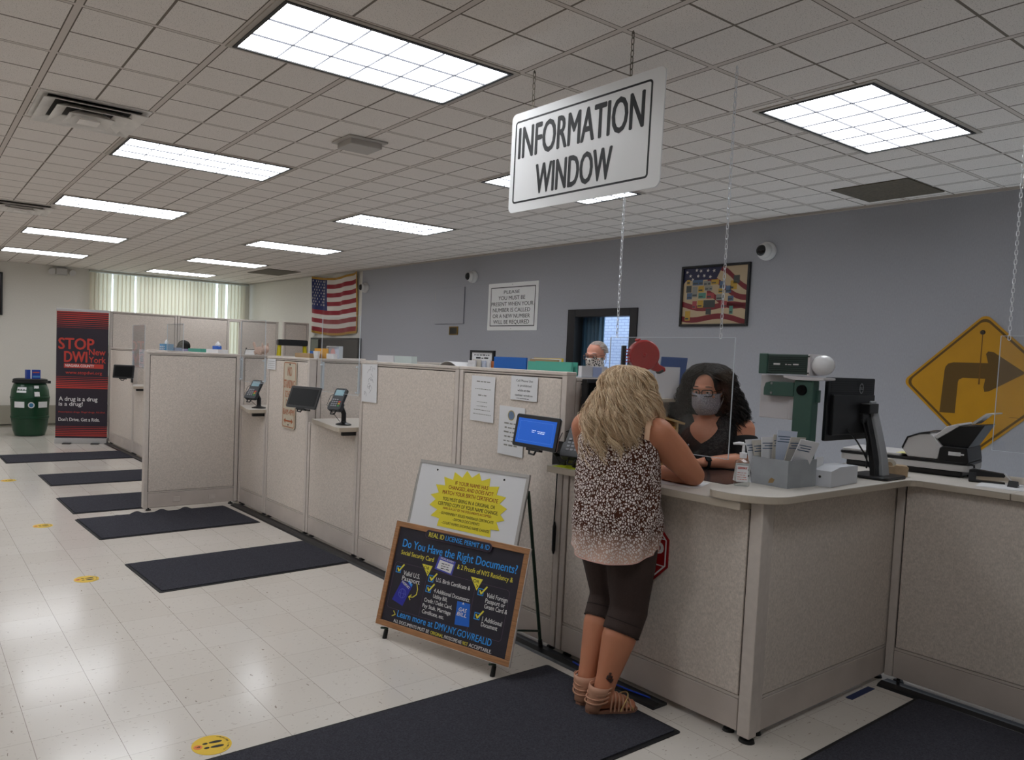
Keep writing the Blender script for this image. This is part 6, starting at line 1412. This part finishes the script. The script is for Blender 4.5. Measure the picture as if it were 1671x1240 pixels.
# hair: an underlying mass and thousands of wavy strands
bl_m = hair_mat('hair_blonde', (172, 136, 98), (255, 234, 200), .34); bl_u = mat('hair_blonde_under', (150, 118, 86), .7)
Hc = Vector((.068, 0, 1.492))
mb = MB().ell(tuple(Hc), (.103, .092, .103), 20, 14).ell((.025, 0, 1.42), (.10, .11, .11), 20, 12).ell((-.025, 0, 1.34), (.06, .12, .09), 20, 12)
blob('hair_mass', mb, bl_u, w_root, .010, 5)
cv = grow(Hc, .108, 9500, .322, .150, .190, 62, .026, 1.9, 21, clumps=34, tip=.012, face=58, curl=.016, clump=.72, jitter=.02, npt=30)
strands('hair', w_root, cv, bl_m, .0009, .0005)

# ------------------------------------------------------------------ the clerk
AC = math.radians(197.5)
c_root = thing('person', 'clerk with long curly black hair, glasses and grey mask behind the screen', 'person', (.915, .885, 0), AC)
sk2 = skin_mat('skin_light_tan', (208, 150, 122)); parent_skin[0] = sk2; dk_b = mat('brow_dark', (34, 26, 24), .8); parent_brow[0] = dk_b
Ci = c_root.matrix_world.inverted()
HCk = T_((.095, 0, 1.478)) @ RZ(-.02) @ RY(.16)
mb = MB(); head_mb(mb, HCk, .92)
mb.cap((.03, 0, 1.30), (.07, 0, 1.42), .058, .052, 14); mb.ell((.03, 0, 1.20), (.115, .16, .14), 20, 12); mb.ell((.03, 0, .98), (.13, .165, .16), 20, 12); mb.ell((.02, 0, .82), (.14, .18, .12), 20, 12)
mb.cap((.025, -.14, 1.285), (.025, .14, 1.285), .062, .062)
lsh, lel, lwr = Vector((.025, .195, 1.27)), Ci @ Vector((.905, .64, 1.098)), Ci @ Vector((.635, .735, 1.088))
rsh, rel, rwr = Vector((.025, -.195, 1.27)), Ci @ Vector((.82, 1.06, 1.10)), Ci @ Vector((.67, .88, 1.088))
for s_, e_, w_ in ((lsh, lel, lwr), (rsh, rel, rwr)):
    mb.cap(s_, e_, .062, .045, 16); mb.cap(e_, e_.lerp(w_, .35), .044, .043, 16); mb.cap(e_.lerp(w_, .35), w_, .043, .027, 16)
hl = axes(lwr, Ci.to_3x3() @ Vector((-.42, .88, .12)), Ci.to_3x3() @ Vector((.88, .42, .0)))
hand_mb(mb, hl @ RX(PI), .75, .10, -1, .95)
hr = axes(rwr, Ci.to_3x3() @ Vector((-.75, -.65, .0)), Ci.to_3x3() @ Vector((.65, -.75, 0))); hand_mb(mb, hr @ RX(PI) if False else hr, .6, .1, 1, .95)
for s in (-1, 1): mb.cap((.02, .09 * s, .80), (.03, .10 * s, .45), .10, .07); mb.cap((.03, .10 * s, .45), (0, .10 * s, .07), .068, .045); mb.cap((-.02, .10 * s, .045), (.13, .11 * s, .035), .042, .034)
blob('body', mb, sk2, c_root, .0068, 5)
eyes(c_root, HCk, mat('iris_brown', (50, 34, 26), .2))
m, nt, b, tc, sp = nodes_mat('mask_tweed')
n1 = noise(nt, tc.outputs['Object'], 330, 2); nt.links.new(mixc(nt, mnode(nt, 'GREATER_THAN', n1, .52), lin(124, 122, 132), lin(204, 200, 208)), b.inputs['Base Color']); b.inputs['Roughness'].default_value = .9
mask(c_root, HCk, m); glasses(c_root, HCk, mat('glasses_black', (16, 14, 14), .25))
m, nt, b, tc, sp = nodes_mat('black_lace')
v_ = nt.nodes.new('ShaderNodeTexVoronoi'); v_.inputs['Scale'].default_value = 75; nt.links.new(tc.outputs['Object'], v_.inputs['Vector'])
nt.links.new(mixc(nt, mnode(nt, 'GREATER_THAN', v_.outputs['Distance'], .42), lin(34, 28, 28), lin(12, 11, 12)), b.inputs['Base Color']); b.inputs['Roughness'].default_value = .7
lace = m; jersey = mat('jersey_black', (18, 17, 19), .8)
mb = MB(); rings = []
for z, c, rx, ry in ((.70, .02, .165, .205), (.85, .02, .16, .20), (1.0, .03, .15, .185), (1.1, .035, .145, .18), (1.18, .035, .14, .18), (1.24, .03, .125, .185), (1.275, .028, .108, .182), (1.305, .028, .092, .165), (1.335, .03, .078, .12)):
    rg = ring((c, 0), rx, ry, z, 48, 2.3); out = []
    for j, p in enumerate(rg):
        a = 2 * PI * j / 48; x, y, zz_ = p; fr = max(0, math.cos(a))
        if z > 1.17: zz_ -= max(0, 1 - abs(math.sin(a)) / .62) * (fr > 0) * (z - 1.17) * 1.0      # V neck
        out.append((x + .004 * math.sin(6 * a + z * 20), y, zz_))
    rings.append(out)
mb.loft(rings, False); o = part('top', mb, lace, c_root, smooth=80); so = o.modifiers.new('s', 'SOLIDIFY'); so.thickness = .004; so.offset = 1
for s_, e_ in ((lsh, lel), (rsh, rel)):
    d = (e_ - s_); o = part('sleeve', MB().tube([s_ + d * .30, s_ + d * .36, s_ + d * .6, s_ + d * .82, s_ + d * .90], [.071, .074, .075, .072, .068], 24), jersey, c_root, smooth=60)
    ax_ = (s_ - Vector((0, 0, 0))); sy = 1 if s_.y > 0 else -1
    part('shoulder_band', MB().tube([(.09, .11 * sy, 1.30), (.04, .125 * sy, 1.348), (-.02, .125 * sy, 1.345), (-.06, .11 * sy, 1.30)], .012, 8), jersey, c_root, smooth=60)
wv_ = (lel - lwr).normalized(); wc = lwr + wv_ * .022
u = wv_.orthogonal().normalized(); v = wv_.cross(u)
part('watch_band', MB().tube([wc + (u * math.cos(t) + v * math.sin(t)) * .031 for t in [2 * PI * k / 20 for k in range(20)]], .006, 6, True).tube([wc + wv_ * .008 + (u * math.cos(t) + v * math.sin(t)) * .0315 for t in [2 * PI * k / 20 for k in range(20)]], .006, 6, True), blk, c_root, smooth=60)
fd = (Ci.to_3x3() @ Vector((-.72, -.45, .55))); fd = (fd - wv_ * fd.dot(wv_)).normalized()
part('watch_face', MB().prism(rrect(-.017, .017, -.015, .015, .005), .0, .008, axes(wc + fd * .031, wv_, fd.cross(wv_))), scr_blk, c_root, bevel=.002)
hairk = hair_mat('hair_black', (14, 11, 11), (44, 34, 32), .4); hb = mat('hair_black_under', (16, 13, 13), .8)
Hc2 = Vector((.072, 0, 1.508))
mb = MB().ell(tuple(Hc2), (.105, .092, .105), 20, 14).ell((.0, 0, 1.42), (.10, .135, .15), 20, 12).ell((-.03, 0, 1.30), (.09, .17, .12), 20, 12)
for s in (-1, 1): mb.ell((.03, .11 * s, 1.38), (.045, .045, .10))
blob('hair_mass', mb, hb, c_root, .010, 5)
cv = grow(Hc2, .122, 3800, .42, .188, .19, 55, .019, 8.0, 5, clumps=150, tip=-.03, face=52, jitter=.03, npt=56, curl=.004, clump=.5, backward=.10)
strands('hair', c_root, cv, hairk, .0012, .0008)
pen = solo('pen', 'grey pen held in the fingers of the curly haired clerk', 'pen', MB().tube([(0, 0, 0), (0, 0, .012), (0, 0, .135)], [.001, .0045, .0045], 8), mat('pen_grey', (130, 132, 140), .35), M=T_((.575, .815, 1.075)) @ RY(-.35) @ RX(.45), smooth=60)

# ------------------------------------------------------------------ the man by the small window
m_root = thing('person', 'grey haired man in a patterned mask by the small dark framed window', 'person', (2.02, 2.74, 0), math.radians(196))
sk3 = skin_mat('skin_pinkish', (196, 142, 122)); parent_skin[0] = sk3; parent_brow[0] = mat('brow_grey', (150, 140, 134), .8)
HM = T_((.07, 0, 1.672)) @ RZ(-.06) @ RY(.18)
mb = MB(); head_mb(mb, HM, 1.05)
mb.cap((.02, 0, 1.48), (.05, 0, 1.62), .062, .058, 14); mb.ell((.02, 0, 1.36), (.125, .19, .15), 20, 12); mb.ell((.03, 0, 1.12), (.13, .17, .18), 20, 12); mb.ell((.02, 0, .94), (.125, .165, .12), 20, 12)
for s in (-1, 1):
    mb.cap((.02, .205 * s, 1.43), (.0, .25 * s, 1.14), .058, .044); mb.cap((.0, .25 * s, 1.14), (.16, .20 * s, 1.04), .042, .03); hand_mb(mb, axes((.165, .198 * s, 1.035), (.85, -.2 * s, -.4), (.2 * s, .85, 0)), .4, .1, -s)
    mb.cap((.02, .095 * s, .92), (.02, .10 * s, .48), .095, .065); mb.cap((.02, .10 * s, .48), (.0, .10 * s, .08), .062, .042); mb.cap((-.02, .10 * s, .045), (.14, .115 * s, .035), .043, .036)
blob('body', mb, sk3, m_root, .0075, 5)
eyes(m_root, HM, mat('iris_grey', (80, 92, 100), .2))
m, nt, b, tc, sp = nodes_mat('mask_spotted')
v_ = nt.nodes.new('ShaderNodeTexVoronoi'); v_.inputs['Scale'].default_value = 62; nt.links.new(tc.outputs['Object'], v_.inputs['Vector'])
nt.links.new(mixc(nt, mnode(nt, 'LESS_THAN', v_.outputs['Distance'], .42), lin(214, 206, 200), lin(40, 36, 36)), b.inputs['Base Color'])
mask(m_root, HM, m); glasses(m_root, HM, mat('glasses_brown', (96, 72, 62), .3))
shirt = mat('shirt_pale_blue', (150, 166, 190), .8)
mb = MB(); mb.loft([ring((c, 0), rx, ry, z, 40, 2.3) for z, c, rx, ry in ((.90, .02, .145, .185), (1.1, .03, .15, .19), (1.3, .025, .15, .21), (1.42, .02, .125, .215), (1.47, .02, .095, .17), (1.51, .025, .075, .085), (1.535, .03, .072, .075))], False)
o = part('shirt', mb, shirt, m_root, smooth=80); so = o.modifiers.new('s', 'SOLIDIFY'); so.thickness = .004; so.offset = 1
for s in (-1, 1): part('sleeve', MB().tube([(.02, .17 * s, 1.45), (.02, .215 * s, 1.42), (.01, .235 * s, 1.28), (.005, .245 * s, 1.18)], [.062, .07, .066, .062], 20), shirt, m_root, smooth=60)
trs = mat('trousers_dark', (44, 46, 54), .8); mb = MB().ell((.02, 0, .93), (.135, .178, .10), 20, 12)
for s in (-1, 1): mb.cap((.02, .095 * s, .90), (.02, .10 * s, .48), .105, .08); mb.tube([(.02, .10 * s, .50), (.01, .10 * s, .3), (.0, .10 * s, .07)], [.082, .075, .072], 16)
blob('trousers', mb, trs, m_root, .012, 4)
for s in (-1, 1): part('shoe', MB().prism([(-.075, .0), (-.07, .033), (.0, .04), (.12, .046), (.185, .03), (.195, 0), (.185, -.03), (.12, -.044), (0, -.038), (-.07, -.03)], 0, .075, T_((0, .105 * s, 0)) @ RZ(.07 * s)), trs, m_root, bevel=.015)
gh = hair_mat('hair_grey', (150, 140, 132), (216, 210, 206), .4)
r = random.Random(8); cv = []
while len(cv) < 1500:
    az = r.uniform(-PI, PI); po = math.acos(r.uniform(-.15, 1)); d = Vector((math.sin(po) * math.cos(az), math.sin(po) * math.sin(az), math.cos(po)))
    if d.x > .42 and d.z < .80: continue
    if d.x > .15 and d.z < .25: continue
    p = HM @ (Vector((-.012, 0, .03)) + Vector((d.x * .096, d.y * .078, d.z * .089))); dd = (HM.to_3x3() @ (d * .35 + Vector((-.5, .35, .12)))).normalized(); ln = r.uniform(.012, .026)
    cv.append([p + dd * ln * t + Vector((0, 0, -.006)) * t * t for t in (0, .33, .66, 1)])
strands('hair', m_root, cv, gh, .0011, .0006)

# ------------------------------------------------------------------ dark haired person far behind the jutting panel
d_root = thing('person', 'dark haired head showing above the jutting panel between the tissue boxes', 'person', (.95, 10.62, 0), math.radians(25))
HD = T_((.05, 0, 1.60)); parent_skin[0] = sk2
mb = MB(); head_mb(mb, HD); mb.cap((.01, 0, 1.42), (.04, 0, 1.54), .056, .054, 12); mb.ell((.01, 0, 1.30), (.11, .17, .14)); mb.ell((.02, 0, 1.05), (.12, .16, .18)); mb.ell((.01, 0, .88), (.12, .165, .12))
for s in (-1, 1):
    mb.cap((.01, .18 * s, 1.36), (.0, .22 * s, 1.08), .052, .04); mb.cap((.0, .22 * s, 1.08), (.16, .18 * s, 1.0), .038, .028); hand_mb(mb, axes((.165, .178 * s, .998), (.9, -.2 * s, -.3), (.2 * s, .9, 0)), .4, .1, -s)
    mb.cap((.01, .09 * s, .86), (.01, .10 * s, .45), .09, .062); mb.cap((.01, .10 * s, .45), (0, .10 * s, .08), .06, .042); mb.cap((-.02, .10 * s, .045), (.13, .11 * s, .035), .042, .034)
blob('body', mb, sk2, d_root, .010, 4)
mb = MB().ell((.035, 0, 1.625), (.108, .10, .095), 20, 12).ell((.0, 0, 1.54), (.09, .115, .14), 20, 12)
blob('hair', mb, hb, d_root, .010, 5)
mb = MB(); mb.loft([ring((.01, 0), rx, ry, z, 32, 2.3) for z, rx, ry in ((.80, .14, .18), (1.0, .135, .175), (1.25, .13, .185), (1.36, .11, .19), (1.42, .085, .13), (1.45, .07, .08))], False)
o = part('top', mb, jersey, d_root, smooth=80); so = o.modifiers.new('s', 'SOLIDIFY'); so.thickness = .004; so.offset = 1
mb = MB().ell((.01, 0, .86), (.135, .175, .10), 18, 10)
for s in (-1, 1): mb.cap((.01, .09 * s, .86), (.01, .10 * s, .45), .10, .075); mb.tube([(.01, .10 * s, .47), (.0, .10 * s, .07)], [.076, .068], 14)
blob('trousers', mb, trs, d_root, .014, 4)
